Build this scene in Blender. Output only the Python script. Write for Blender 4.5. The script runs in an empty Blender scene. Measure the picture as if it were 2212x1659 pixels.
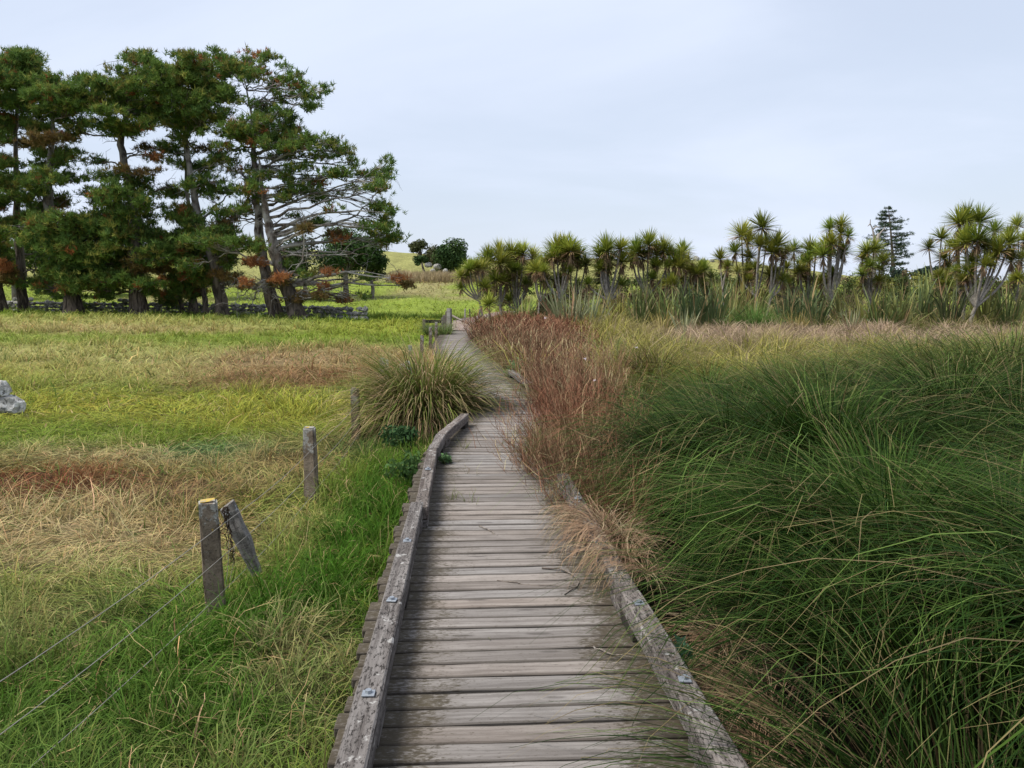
import bpy, bmesh, math, random
import numpy as np
from mathutils import Vector, Matrix

# ------------------------------------------------------------------ camera, sky, sun, exposure
SC = bpy.context.scene
COL = SC.collection
PITCH = math.radians(6.6)
EYE = np.array([0.0, 0.0, 1.55])
cam_data = bpy.data.cameras.new('camera')
cam_data.sensor_width = 36.0
cam_data.lens = 27.2
cam_data.clip_start = 0.05
cam_data.clip_end = 6000.0
cam = bpy.data.objects.new('camera', cam_data)
cam.location = EYE
cam.rotation_euler = (math.pi / 2 - PITCH, 0, 0)
COL.objects.link(cam)
SC.camera = cam

SUN_EL, SUN_AZ = math.radians(56), math.radians(-105)      # azimuth from +Y, clockwise; sun high on the left, behind thin cloud
world = bpy.data.worlds.new('World')
SC.world = world
world.use_nodes = True
wn = world.node_tree
wn.nodes.clear()
def WN(t, **k):
    n = wn.nodes.new(t)
    for a, b in k.items(): setattr(n, a, b)
    return n
w_out = WN('ShaderNodeOutputWorld'); w_bg = WN('ShaderNodeBackground'); w_bg2 = WN('ShaderNodeBackground')
w_sky = WN('ShaderNodeTexSky', sky_type='NISHITA')
w_sky.sun_disc = False
w_sky.sun_elevation = SUN_EL
w_sky.sun_rotation = SUN_AZ
w_sky.air_density = 1.2; w_sky.dust_density = 1.5
w_bg.inputs['Strength'].default_value = 0.085
wn.links.new(w_sky.outputs[0], w_bg.inputs[0])
# thin high overcast: cloud sheet drawn on a plane overhead
w_tc = WN('ShaderNodeTexCoord'); w_sep = WN('ShaderNodeSeparateXYZ')
wn.links.new(w_tc.outputs['Generated'], w_sep.inputs[0])
w_add = WN('ShaderNodeMath', operation='ADD'); w_add.inputs[1].default_value = 0.22
w_abs = WN('ShaderNodeMath', operation='ABSOLUTE')
wn.links.new(w_sep.outputs[2], w_abs.inputs[0]); wn.links.new(w_abs.outputs[0], w_add.inputs[0])
w_dx = WN('ShaderNodeMath', operation='DIVIDE'); w_dy = WN('ShaderNodeMath', operation='DIVIDE')
for n, i in ((w_dx, 0), (w_dy, 1)):
    wn.links.new(w_sep.outputs[i], n.inputs[0]); wn.links.new(w_add.outputs[0], n.inputs[1])
w_com = WN('ShaderNodeCombineXYZ')
wn.links.new(w_dx.outputs[0], w_com.inputs[0]); wn.links.new(w_dy.outputs[0], w_com.inputs[1])
w_map = WN('ShaderNodeMapping'); w_map.inputs['Scale'].default_value = (0.5, 0.85, 1); w_map.inputs['Rotation'].default_value = (0, 0, 0.35)
w_map.inputs['Location'].default_value = (3.1, 0.4, 0)
wn.links.new(w_com.outputs[0], w_map.inputs[0])
w_n = WN('ShaderNodeTexNoise'); w_n.inputs['Scale'].default_value = 1.3; w_n.inputs['Detail'].default_value = 7; w_n.inputs['Roughness'].default_value = 0.52
w_n.inputs['Distortion'].default_value = 0.4
wn.links.new(w_map.outputs[0], w_n.inputs['Vector'])
w_r = WN('ShaderNodeMapRange', interpolation_type='SMOOTHSTEP'); w_r.inputs[1].default_value = 0.34; w_r.inputs[2].default_value = 0.66
w_r.inputs[3].default_value = 0.74; w_r.inputs[4].default_value = 0.96
wn.links.new(w_n.outputs[0], w_r.inputs[0])
w_cr = WN('ShaderNodeMapRange'); w_cr.inputs[1].default_value = 0.3; w_cr.inputs[2].default_value = 0.7
w_cr.inputs[3].default_value = 0.97; w_cr.inputs[4].default_value = 1.04
wn.links.new(w_n.outputs[0], w_cr.inputs[0])
w_bg2.inputs['Color'].default_value = (0.475, 0.525, 0.63, 1)
wn.links.new(w_cr.outputs[0], w_bg2.inputs['Strength'])
w_mix = WN('ShaderNodeMixShader')
wn.links.new(w_r.outputs[0], w_mix.inputs[0]); wn.links.new(w_bg.outputs[0], w_mix.inputs[1]); wn.links.new(w_bg2.outputs[0], w_mix.inputs[2])
wn.links.new(w_mix.outputs[0], w_out.inputs[0])

sun_l = bpy.data.lights.new('sun', 'SUN')
sun_l.energy = 3.2
sun_l.angle = math.radians(28)
sun_l.color = (1.0, 0.95, 0.86)
sun = bpy.data.objects.new('sun', sun_l)
sd = Vector((math.sin(SUN_AZ) * math.cos(SUN_EL), math.cos(SUN_AZ) * math.cos(SUN_EL), math.sin(SUN_EL)))
sun.rotation_euler = (-sd).to_track_quat('-Z', 'Y').to_euler()
sun.location = sd * 50
COL.objects.link(sun)

SC.view_settings.view_transform = 'Standard'
SC.view_settings.look = 'None'
SC.view_settings.exposure = 0.72
SC.view_settings.gamma = 1.0
SC.view_settings.use_curve_mapping = False
SC.render.engine = 'CYCLES'
SC.cycles.max_bounces = 4
SC.cycles.diffuse_bounces = 2
SC.cycles.transmission_bounces = 3
SC.cycles.transparent_max_bounces = 4

rng = np.random.default_rng(11)
random.seed(5)
CT, ST = math.cos(PITCH), math.sin(PITCH)
def at(u, v, Y):
    """survey helper: bearing (u, v) on the 2212 x 1659 print, at ground distance Y -> world point"""
    rx = (u - 1106.0) / 1671.0; ry = -(v - 829.5) / 1671.0
    d = np.array([rx, CT + ry * ST, -ST + ry * CT])
    return EYE + d * (Y / d[1])

# ------------------------------------------------------------------ small maths helpers
def sstep(t):
    t = np.clip(t, 0, 1); return t * t * (3 - 2 * t)
_H = np.random.default_rng(3).random((256, 256))
def vnoise(x, y):
    x = np.asarray(x, float); y = np.asarray(y, float)
    xi = np.floor(x).astype(int); yi = np.floor(y).astype(int)
    fx = sstep(x - xi); fy = sstep(y - yi)
    a = _H[xi & 255, yi & 255]; b = _H[(xi + 1) & 255, yi & 255]
    c = _H[xi & 255, (yi + 1) & 255]; d = _H[(xi + 1) & 255, (yi + 1) & 255]
    return (a * (1 - fx) + b * fx) * (1 - fy) + (c * (1 - fx) + d * fx) * fy
def fbm(x, y, o=4):
    s = 0; a = 0.5; t = 0
    for i in range(o):
        s = s + a * vnoise(x * 2 ** i + 17 * i, y * 2 ** i + 31 * i); t += a; a *= 0.5
    return s / t
WALK = np.array([(.16, -1.5), (.13, 0.5), (.06, 2.4), (-.07, 4.7), (-.14, 6.2), (-.18, 7.3), (-.12, 8.3), (-.05, 9.4), (-.10, 10.8), (-.28, 12.2), (-.62, 14.4), (-.95, 17), (-1.35, 20), (-1.78, 24), (-2.08, 29), (-2.28, 34)])
def walk_x(y):
    return np.interp(y, WALK[:, 1], WALK[:, 0])
CREST_U = [-3000, 840, 1000, 1040, 1170, 1263, 1573, 1720, 1900, 2212, 5000]
CREST_Z = [10.5, 10.5, 9.2, 8.8, 9.4, 9.2, 9.0, 7.0, 4.9, 4.7, 6.0]
def terr(x, y):
    x = np.asarray(x, float); y = np.asarray(y, float)
    wx = walk_x(y)
    z = -0.37 + 0.07 * (fbm(x * .5 + 5, y * .5) - .5) + 0.03 * (fbm(x * 2.1, y * 2.1) - .5)
    right = sstep((x - wx - .6) / .8)
    z = z - 0.10 * right * (1 - sstep((y - 20) / 15))
    rise = sstep((y - 12) / 34)
    z = z + rise * (0.5 + 0.012 * np.clip(-x - 3, 0, 40)) + 0.12 * rise * (fbm(x * .15, y * .15) - .5)
    u = 1106 + 1671 * x / np.maximum(y, 20)
    H = np.interp(u, CREST_U, CREST_Z)
    bump = (fbm(x * .06, y * .06, 5) - .5)
    z = z + 2.6 * sstep((y - 47) / 48) + (H - 3) * sstep((y - 97) / 70) + bump * 1.1 * sstep((y - 52) / 25) + (fbm(x * .35, y * .35, 4) - .5) * .45 * sstep((y - 48) / 15)
    z = z - np.clip(y - 190, 0, 300) * 0.1
    z = z - np.clip(np.abs(x) - 260, 0, 200) * 0.05 * sstep((y - 60) / 60)
    return z

# ------------------------------------------------------------------ mesh helpers
def mk(name, V, Q=None, T=None, C=None, mat=None, smooth=True):
    me = bpy.data.meshes.new(name)
    V = np.ascontiguousarray(V, dtype=np.float32).reshape(-1, 3)
    me.vertices.add(len(V)); me.vertices.foreach_set('co', V.ravel())
    li, ls = [], []
    n0 = 0
    if Q is not None and len(Q):
        Q = np.asarray(Q, dtype=np.int32); li.append(Q.ravel()); ls.append(np.arange(len(Q)) * 4); n0 = Q.size
    if T is not None and len(T):
        T = np.asarray(T, dtype=np.int32); li.append(T.ravel()); ls.append(n0 + np.arange(len(T)) * 3)
    li = np.concatenate(li).astype(np.int32); ls = np.concatenate(ls).astype(np.int32)
    me.loops.add(len(li)); me.loops.foreach_set('vertex_index', li)
    me.polygons.add(len(ls)); me.polygons.foreach_set('loop_start', ls)
    me.polygons.foreach_set('use_smooth', np.full(len(ls), smooth, dtype=bool))
    if C is not None:
        C = np.asarray(C, dtype=np.float32)
        if C.shape[-1] == 3: C = np.concatenate([C, np.ones(C.shape[:-1] + (1,), np.float32)], -1)
        a = me.color_attributes.new('vcol', 'FLOAT_COLOR', 'POINT'); a.data.foreach_set('color', C.reshape(-1, 4).ravel())
    me.update(calc_edges=True)
    if mat: me.materials.append(mat)
    return me
def ob(name, me, parent=None, loc=None, rot=None, scl=None, **props):
    o = bpy.data.objects.new(name, me); COL.objects.link(o)
    if parent: o.parent = parent
    if loc is not None: o.location = loc
    if rot is not None: o.rotation_euler = rot
    if scl is not None: o.scale = scl
    for k, v in props.items(): o[k] = v
    return o
def thing(name, label, category, loc=(0, 0, 0), group=None, rot=None):
    o = ob(name, None, loc=loc, rot=rot, label=label, category=category)
    if group: o['group'] = group
    return o
def unit(a):
    return a / np.maximum(np.linalg.norm(a, axis=-1, keepdims=True), 1e-9)
def ribbons(P, W, S, C):
    """P n,k,3 centre lines; W n,k half widths; S n,3 or n,k,3 side vectors; C n,k,3 colours"""
    n, k = P.shape[:2]
    if S.ndim == 2: S = S[:, None, :]
    off = S * W[..., None]
    V = np.stack([P - off, P + off], 2)
    i = np.arange(n)[:, None] * (2 * k) + np.arange(k - 1)[None] * 2
    Q = np.stack([i, i + 1, i + 3, i + 2], -1).reshape(-1, 4)
    CC = np.repeat(C[:, :, None, :], 2, 2)
    return V.reshape(-1, 3), Q, CC.reshape(-1, 3)
def merge(parts):
    Vs, Qs, Cs, o = [], [], [], 0
    for V, Q, C in parts:
        Vs.append(V); Qs.append(Q + o); Cs.append(C); o += len(V)
    return np.concatenate(Vs), np.concatenate(Qs), np.concatenate(Cs)
def arcs(n, base, az, L, a0, a1, p, k, r=rng):
    """arching blades: tilt from vertical goes a0 -> a1 along the length"""
    t = (np.arange(k - 1) + .5) / (k - 1)
    tilt = a0[:, None] + (a1 - a0)[:, None] * t[None] ** p[:, None]
    step = (L / (k - 1))[:, None]
    h = np.sin(tilt) * step; z = np.cos(tilt) * step
    hx = np.concatenate([np.zeros((n, 1)), np.cumsum(h, 1)], 1); zz = np.concatenate([np.zeros((n, 1)), np.cumsum(z, 1)], 1)
    P = np.stack([base[:, 0:1] + hx * np.cos(az)[:, None], base[:, 1:2] + hx * np.sin(az)[:, None], base[:, 2:3] + zz], -1)
    return P
def tube(pts, rad, sides=8, rough=0.0, r=rng):
    pts = np.asarray(pts, float); rad = np.asarray(rad, float); k = len(pts)
    tan = unit(np.gradient(pts, axis=0))
    up = np.array([0.13, 0.97, 0.2]); 
    s = unit(np.cross(tan, up)); t2 = np.cross(s, tan)
    a = np.linspace(0, 2 * np.pi, sides, endpoint=False)
    rr = rad[:, None] * (1 + rough * (r.random((k, sides)) - .5) * 2)
    V = pts[:, None] + rr[..., None] * (np.cos(a)[None, :, None] * s[:, None] + np.sin(a)[None, :, None] * t2[:, None])
    i = np.arange(k - 1)[:, None] * sides; j = np.arange(sides)[None]; j2 = (j + 1) % sides
    Q = np.stack([i + j, i + j2, i + sides + j2, i + sides + j], -1).reshape(-1, 4)
    return V.reshape(-1, 3), Q
def smooth_line(pts, n):
    pts = np.asarray(pts, float)
    d = np.concatenate([[0], np.cumsum(np.linalg.norm(np.diff(pts, axis=0), axis=1))])
    t = np.linspace(0, d[-1], n)
    # Catmull-Rom through the points
    ext = np.vstack([2 * pts[0] - pts[1], pts, 2 * pts[-1] - pts[-2]])
    out = []
    for q in t:
        i = min(np.searchsorted(d, q, 'right') - 1, len(pts) - 2); f = (q - d[i]) / max(d[i + 1] - d[i], 1e-9)
        p0, p1, p2, p3 = ext[i], ext[i + 1], ext[i + 2], ext[i + 3]
        out.append(.5 * ((2 * p1) + (-p0 + p2) * f + (2 * p0 - 5 * p1 + 4 * p2 - p3) * f * f + (-p0 + 3 * p1 - 3 * p2 + p3) * f ** 3))
    return np.array(out)

# ------------------------------------------------------------------ materials
class NT:
    def __init__(s, name):
        s.m = bpy.data.materials.new(name); s.m.use_nodes = True; s.t = s.m.node_tree; s.t.nodes.clear()
        s.out = s.t.nodes.new('ShaderNodeOutputMaterial')
    def n(s, typ, ins=None, **props):
        nd = s.t.nodes.new(typ)
        for a, b in props.items(): setattr(nd, a, b)
        for a, b in (ins or {}).items():
            if isinstance(b, bpy.types.NodeSocket): s.t.links.new(b, nd.inputs[a])
            else: nd.inputs[a].default_value = b
        return nd
    def math(s, op, a, b=0.0):
        return s.n('ShaderNodeMath', {0: a, 1: b}, operation=op).outputs[0]
    def mix(s, f, a, b, blend='MIX'):
        nd = s.n('ShaderNodeMix', {0: f, 6: a, 7: b}, data_type='RGBA', blend_type=blend)
        return nd.outputs[2]
    def ramp(s, f, lo, hi, a=0.0, b=1.0):
        return s.n('ShaderNodeMapRange', {0: f, 1: lo, 2: hi, 3: a, 4: b}, interpolation_type='SMOOTHSTEP').outputs[0]
    def noise(s, vec, scale, detail=4, rough=.55, dist=0.0):
        return s.n('ShaderNodeTexNoise', {'Vector': vec, 'Scale': scale, 'Detail': detail, 'Roughness': rough, 'Distortion': dist}).outputs[0]
    def mapping(s, vec, scale=(1, 1, 1), loc=(0, 0, 0)):
        return s.n('ShaderNodeMapping', {'Vector': vec, 'Scale': scale, 'Location': loc}).outputs[0]
    def bsdf(s, color, rough=.8, spec=.3, bump=None, bstr=.4, bdist=.01):
        ins = {'Base Color': color, 'Roughness': rough, 'Specular IOR Level': spec}
        if bump is not None:
            ins['Normal'] = s.n('ShaderNodeBump', {'Height': bump, 'Strength': bstr, 'Distance': bdist}).outputs[0]
        return s.n('ShaderNodeBsdfPrincipled', ins).outputs[0]
    def done(s, sh):
        s.t.links.new(sh, s.out.inputs[0]); return s.m
def rgb(*c): return (*c, 1.0)

def leaf_mat(name, inst=False, trans=.3, rough=.7, spec=.08, objvar=0.0):
    t = NT(name)
    c = t.n('ShaderNodeAttribute', attribute_name='vcol').outputs['Color']
    if inst:
        ti = t.n('ShaderNodeAttribute', attribute_name='tint', attribute_type='INSTANCER').outputs['Color']
        c = t.mix(1.0, c, ti, 'MULTIPLY')
    if objvar:
        r = t.n('ShaderNodeObjectInfo').outputs['Random']
        hs = t.n('ShaderNodeHueSaturation', {'Hue': t.n('ShaderNodeMapRange', {0: r, 3: .5 - .035 * objvar, 4: .5 + .02 * objvar}).outputs[0],
                                             'Value': t.n('ShaderNodeMapRange', {0: t.math('FRACT', t.math('MULTIPLY', r, 7.31)), 3: 1 - .3 * objvar, 4: 1 + .25 * objvar}).outputs[0], 'Color': c})
        c = hs.outputs[0]
    p = t.bsdf(c, rough, spec)
    tr = t.n('ShaderNodeBsdfTranslucent', {'Color': c}).outputs[0]
    return t.done(t.n('ShaderNodeMixShader', {0: trans, 1: p, 2: tr}).outputs[0])
M_LEAF = leaf_mat('leaf_blades')
M_NEEDLE = leaf_mat('pine_needles', trans=.28, rough=.65)
M_SWORD = leaf_mat('sword_leaves', trans=.22, rough=.5, spec=.2, objvar=1.0)
M_BROAD = leaf_mat('broad_leaves', trans=.2, rough=.5, objvar=.5)
M_DRY = leaf_mat('dry_twigs', trans=.05, rough=.85, spec=.1)

def wood_mat(name, lo, hi, dark, lichen=None, end_dirt=False, grain=(1.6, 34, 34), spots=.5):
    t = NT(name)
    oc = t.n('ShaderNodeTexCoord').outputs['Object']
    rnd = t.n('ShaderNodeObjectInfo').outputs['Random']
    off = t.n('ShaderNodeCombineXYZ', {0: t.math('MULTIPLY', rnd, 91.0), 1: t.math('MULTIPLY', rnd, 37.0), 2: t.math('MULTIPLY', rnd, 53.0)}).outputs[0]
    vec = t.n('ShaderNodeVectorMath', {0: oc, 1: off}, operation='ADD').outputs[0]
    g = t.noise(t.mapping(vec, grain), 1.0, 6, .62, .6)
    g2 = t.noise(t.mapping(vec, (grain[0] * 2.2, grain[1] * 3, grain[2] * 3)), 1.0, 4, .6)
    b = t.noise(vec, 3.0, 4, .6)
    c = t.mix(t.ramp(g, .32, .68), rgb(*lo), rgb(*hi))
    v = t.n('ShaderNodeHueSaturation', {'Value': t.n('ShaderNodeMapRange', {0: t.math('FRACT', t.math('MULTIPLY', rnd, 13.7)), 3: .74, 4: 1.14}).outputs[0],
                                        'Saturation': t.n('ShaderNodeMapRange', {0: t.math('FRACT', t.math('MULTIPLY', rnd, 29.3)), 3: .6, 4: 1.25}).outputs[0], 'Color': c}).outputs[0]
    c = t.mix(t.ramp(b, .45, .75, 0, .35), v, rgb(*[.55 * q for q in lo]))
    cr = t.ramp(g2, .30, .40, .75, 0)                           # fine weathering cracks along the grain
    c = t.mix(cr, c, rgb(*dark))
    # knots
    kv = t.n('ShaderNodeTexVoronoi', {'Vector': t.mapping(vec, (1.5, 7, 7)), 'Scale': 1.35, 'Randomness': 1.0}).outputs['Distance']
    kn = t.ramp(kv, .09, .16, .6, 0)
    c = t.mix(kn, c, rgb(*[.35 * q for q in lo]))
    sp = t.noise(t.mapping(vec, (34, 95, 95)), 1.0, 5, .75)
    if end_dirt:
        x = t.math('ABSOLUTE', t.n('ShaderNodeSeparateXYZ', {0: oc}).outputs[0])
        w = t.noise(t.mapping(vec, (4, 2, 2)), 1.0, 4, .6)
        e = t.ramp(t.math('ADD', x, t.math('MULTIPLY', t.math('SUBTRACT', w, .5), .55)), .17, .54, 0, 1)
        d = t.ramp(t.math('ADD', sp, t.math('MULTIPLY', e, .24)), .56, .74, 0, .93)
        moss = t.mix(t.noise(vec, 9.0, 3), rgb(.022, .017, .012), rgb(.062, .05, .026))
        c = t.mix(d, c, moss)
        c = t.mix(t.math('MULTIPLY', e, .22), c, rgb(.10, .082, .058))
        yy = t.math('ABSOLUTE', t.n('ShaderNodeSeparateXYZ', {0: oc}).outputs[1])
        c = t.mix(t.ramp(t.math('ADD', yy, t.math('MULTIPLY', t.math('SUBTRACT', g, .5), .03)), .038, .053, 0, .7), c, rgb(.06, .05, .04))
    else:
        c = t.mix(t.ramp(sp, .50, .60, 0, spots), c, rgb(*dark))
    if lichen:
        l = t.noise(vec, 14.0, 5, .65)
        c = t.mix(t.ramp(l, .60, .66, 0, .7), c, rgb(*lichen))
    h = t.math('ADD', g2, t.math('MULTIPLY', g, .8))
    h = t.math('ADD', h, t.math('MULTIPLY', sp, .4))
    return t.done(t.bsdf(c, .85, .2, h, .55, .006))
M_PLANK = wood_mat('weathered_deck_timber', (.160, .138, .123), (.275, .247, .225), (.05, .042, .035), end_dirt=True)
M_KERB = wood_mat('weathered_kerb_timber', (.10, .083, .074), (.235, .21, .193), (.018, .015, .013), lichen=(.38, .37, .35), grain=(2.2, 30, 30), spots=.95)
M_RAIL = wood_mat('old_rail_timber', (.16, .13, .11), (.30, .26, .22), (.03, .025, .02), lichen=(.45, .44, .40), spots=.6)
M_PALE = wood_mat('bleached_timber', (.42, .39, .33), (.60, .57, .50), (.12, .10, .08), spots=.4)

def post_mat():
    t = NT('lichened_concrete')
    oc = t.n('ShaderNodeTexCoord').outputs['Object']
    rnd = t.n('ShaderNodeObjectInfo').outputs['Random']
    vec = t.n('ShaderNodeVectorMath', {0: oc, 1: t.n('ShaderNodeCombineXYZ', {0: t.math('MULTIPLY', rnd, 41.0), 2: t.math('MULTIPLY', rnd, 17.0)}).outputs[0]}, operation='ADD').outputs[0]
    a = t.noise(vec, 9, 5, .6)
    c = t.mix(t.ramp(a, .3, .7), rgb(.115, .088, .064), rgb(.24, .19, .14))
    v = t.n('ShaderNodeTexVoronoi', {'Vector': t.n('ShaderNodeVectorMath', {0: vec, 1: t.n('ShaderNodeTexNoise', {'Vector': vec, 'Scale': 22.0, 'Detail': 3}).outputs['Color']}, operation='ADD').outputs[0], 'Scale': 11.0}).outputs['Distance']
    z = t.n('ShaderNodeSeparateXYZ', {0: oc}).outputs[2]
    zz = t.ramp(z, .15, .75, -.20, .09)
    l = t.ramp(t.math('ADD', t.noise(vec, 12, 6, .7), zz), .52, .58, 0, .85)
    c = t.mix(l, c, t.mix(t.noise(vec, 40, 4), rgb(.22, .215, .19), rgb(.46, .45, .41)))
    rg = t.ramp(v, .20, .26, .6, 0)
    c = t.mix(t.math('MULTIPLY', rg, t.ramp(t.noise(vec, 3.1), .5, .6)), c, rgb(.5, .49, .46))
    sp = t.noise(vec, 70, 3, .7)
    c = t.mix(t.ramp(sp, .56, .66, 0, .6), c, rgb(.03, .026, .02))
    top = t.math('MULTIPLY', t.ramp(z, .699, .706), t.ramp(t.noise(vec, 16, 3), .47, .57))
    c = t.mix(top, c, rgb(.50, .34, .035))
    o = t.math('MULTIPLY', t.ramp(t.noise(vec, 15, 2), .70, .74), t.ramp(z, .4, .6))
    c = t.mix(o, c, rgb(.42, .27, .04))
    return t.done(t.bsdf(c, .92, .15, t.math('ADD', a, t.noise(vec, 45, 5, .7)), .8, .012))
M_POST = post_mat()

def stone_mat(name, lo, hi, dark):
    t = NT(name)
    oc = t.n('ShaderNodeTexCoord').outputs['Object']
    rnd = t.n('ShaderNodeObjectInfo').outputs['Random']
    vec = t.n('ShaderNodeVectorMath', {0: oc, 1: t.n('ShaderNodeCombineXYZ', {0: t.math('MULTIPLY', rnd, 61.0), 1: t.math('MULTIPLY', rnd, 23.0)}).outputs[0]}, operation='ADD').outputs[0]
    a = t.noise(vec, 6, 6, .7)
    c = t.mix(t.ramp(a, .40, .60), rgb(*lo), rgb(*hi))
    c = t.mix(t.ramp(t.noise(vec, 13, 5, .7), .52, .62, 0, .85), c, rgb(*dark))
    c = t.mix(t.ramp(t.noise(vec, 7, 4, .6), .62, .70, 0, .6), c, rgb(.5, .49, .44))
    return t.done(t.bsdf(c, .95, .15, t.noise(vec, 18, 6, .7), .8, .03))
M_STONE = stone_mat('field_stone', (.17, .165, .15), (.42, .41, .38), (.06, .06, .052))
M_BOULDER = stone_mat('lichened_boulder', (.26, .25, .225), (.60, .59, .56), (.05, .047, .042))

def bark_mat(name, lo, hi, pale):
    t = NT(name)
    p = t.n('ShaderNodeNewGeometry').outputs['Position']
    a = t.noise(t.mapping(p, (5, 5, 1.1)), 1.0, 5, .65, .8)
    c = t.mix(t.ramp(a, .38, .64), rgb(*lo), rgb(*hi))
    vc = t.n('ShaderNodeAttribute', attribute_name='vcol').outputs['Color']
    sep = t.n('ShaderNodeSeparateColor', {0: vc}).outputs[0]       # how weathered and lichened this stretch of bark is
    f = t.math('MULTIPLY', t.ramp(t.noise(p, 1.7, 4, .6), .35, .6), sep)
    c = t.mix(f, c, rgb(*pale))
    return t.done(t.bsdf(c, .95, .1, a, 1.0, .06))
M_BARK = bark_mat('pine_bark', (.035, .027, .022), (.16, .125, .10), (.38, .36, .33))
def plain_mat(name, lo, hi, scale=6, rough=.85, bump=.3, spec=.2):
    t = NT(name)
    p = t.n('ShaderNodeTexCoord').outputs['Object']
    a = t.noise(p, scale, 5, .6)
    return t.done(t.bsdf(t.mix(t.ramp(a, .3, .7), rgb(*lo), rgb(*hi)), rough, spec, a, bump, .02))
M_CTRUNK = plain_mat('cabbage_tree_bark', (.16, .14, .115), (.34, .31, .265), 9)
M_DEADWOOD = plain_mat('dead_grey_wood', (.22, .19, .165), (.40, .36, .32), 5)
M_DARKWOOD = plain_mat('dark_wet_timber', (.02, .017, .014), (.05, .042, .034), 8)
def metal_mat():
    t = NT('galvanised_steel')
    p = t.n('ShaderNodeTexCoord').outputs['Object']
    a = t.noise(p, 60, 3)
    m = t.n('ShaderNodeBsdfPrincipled', {'Base Color': t.mix(a, rgb(.22, .24, .27), rgb(.36, .39, .42)), 'Metallic': .55, 'Roughness': .5})
    return t.done(m.outputs[0])
M_METAL = metal_mat()
def wire_mat():
    t = NT('fence_wire_steel')
    p = t.n('ShaderNodeTexCoord').outputs['Object']
    return t.done(t.bsdf(t.mix(t.noise(p, 30, 2), rgb(.14, .125, .105), rgb(.32, .30, .27)), .6, .4))
M_WIRE = wire_mat()
def ground_mat():
    t = NT('pasture_soil')
    c = t.n('ShaderNodeAttribute', attribute_name='vcol').outputs['Color']
    p = t.n('ShaderNodeNewGeometry').outputs['Position']
    a = t.noise(p, 3.0, 6, .7); b = t.noise(p, .45, 5, .6); d = t.noise(p, 14.0, 4, .7)
    v = t.math('ADD', t.math('ADD', t.ramp(a, .3, .7, .62, 1.25), t.ramp(b, .3, .7, -.12, .15)), t.ramp(d, .3, .7, -.2, .2))
    c = t.n('ShaderNodeHueSaturation', {'Value': v, 'Color': c}).outputs[0]
    return t.done(t.bsdf(c, .95, .1, t.math('ADD', a, d), 1.0, .12))
M_GROUND = ground_mat()
def dirt_mat():
    t = NT('trodden_dirt')
    p = t.n('ShaderNodeNewGeometry').outputs['Position']
    a = t.noise(t.mapping(p, (1, 2.2, 1)), 2.2, 6, .65)
    c = t.mix(t.ramp(a, .35, .65), rgb(.15, .115, .10), rgb(.34, .27, .24))
    return t.done(t.bsdf(c, .95, .1, a, .8, .06))
M_DIRT = dirt_mat()

# ------------------------------------------------------------------ pasture colours (kinds of grass, by place)
G_LUSH = (.042, .135, .010); G_LIME = (.335, .345, .055); G_PALE = (.43, .400, .145); G_STRAW = (.54, .430, .220)
G_RED = (.225, .088, .045); G_TAN = (.40, .285, .145); G_MID = (.20, .275, .038); G_TEAL = (.090, .215, .075); G_OLIVE = (.120, .175, .032)
PATCH = [  # x, y, rx, ry, colour, strength
    (-12, 38, 16, 9, G_MID, .8), (-9, 43, 9, 6, G_LUSH, .35), (-22, 36, 12, 6, G_PALE, .75), (-17, 33, 7, 2.4, G_TAN, .55), (-5, 37, 4, 6, G_LIME, .6),
    (-13, 21, 9, 5.5, G_PALE, .9), (-15, 17, 5, 2, G_LIME, .5), (-8.2, 20, 2.2, 3, G_PALE, .5), (-5.4, 21.5, 3.1, 4.4, G_TAN, .95), (-4.6, 17.2, 2.6, 2.1, (.26, .150, .075), .9), (-3.3, 18, .9, 1.6, G_RED, .6),
    (-7, 12.8, 7.5, 2.1, G_LIME, .95), (-3.2, 13, 1.6, 1.2, G_LIME, .8), (-8, 10.2, 3.0, 1.3, G_MID, .9), (-5.3, 10.2, 2.2, .9, G_MID, .8),
    (-4.4, 9.0, 2.4, .6, G_STRAW, .8), (-3.55, 9.6, .85, .55, G_TEAL, .95), (-2.5, 9.9, 1.1, .8, (.27, .24, .09), .7),
    (-5.0, 7.5, 2.3, .95, G_RED, .95), (-3.3, 7.4, .9, .6, (.30, .2, .1), .8), (-2.4, 8.4, .8, .9, (.33, .27, .11), .8), (-2.0, 9.0, .5, .7, G_RED, .5),
    (-3.3, 5.75, 1.35, .75, G_STRAW, .95), (-4.2, 6.3, 1.2, .6, G_STRAW, .8), (-1.75, 6.1, .55, .85, (.36, .33, .12), .85), (-2.5, 6.4, .6, .5, G_RED, .4),
    (-1.25, 7.6, .55, 2.4, G_MID, .6), (-1.1, 6.0, .38, 2.6, G_LUSH, .9), (-1.7, 3.9, 1.2, 1.0, G_LUSH, .9), (-2.5, 3.5, .8, .7, G_OLIVE, .8), (-3.0, 4.2, .6, .5, G_STRAW, .5),
    (-3.7, 3.7, 1.2, .9, G_OLIVE, .8), (-2.2, 2.9, 1.0, .6, G_LUSH, .7), (-1.05, 3.9, .25, .35, G_STRAW, .6), (-.95, 3.0, .3, .25, G_STRAW, .5), (-1.6, 9.5, .55, .9, (.07, .14, .04), .8), (-1.6, 2.6, 1.0, .7, (.11, .17, .035), .8)]
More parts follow.
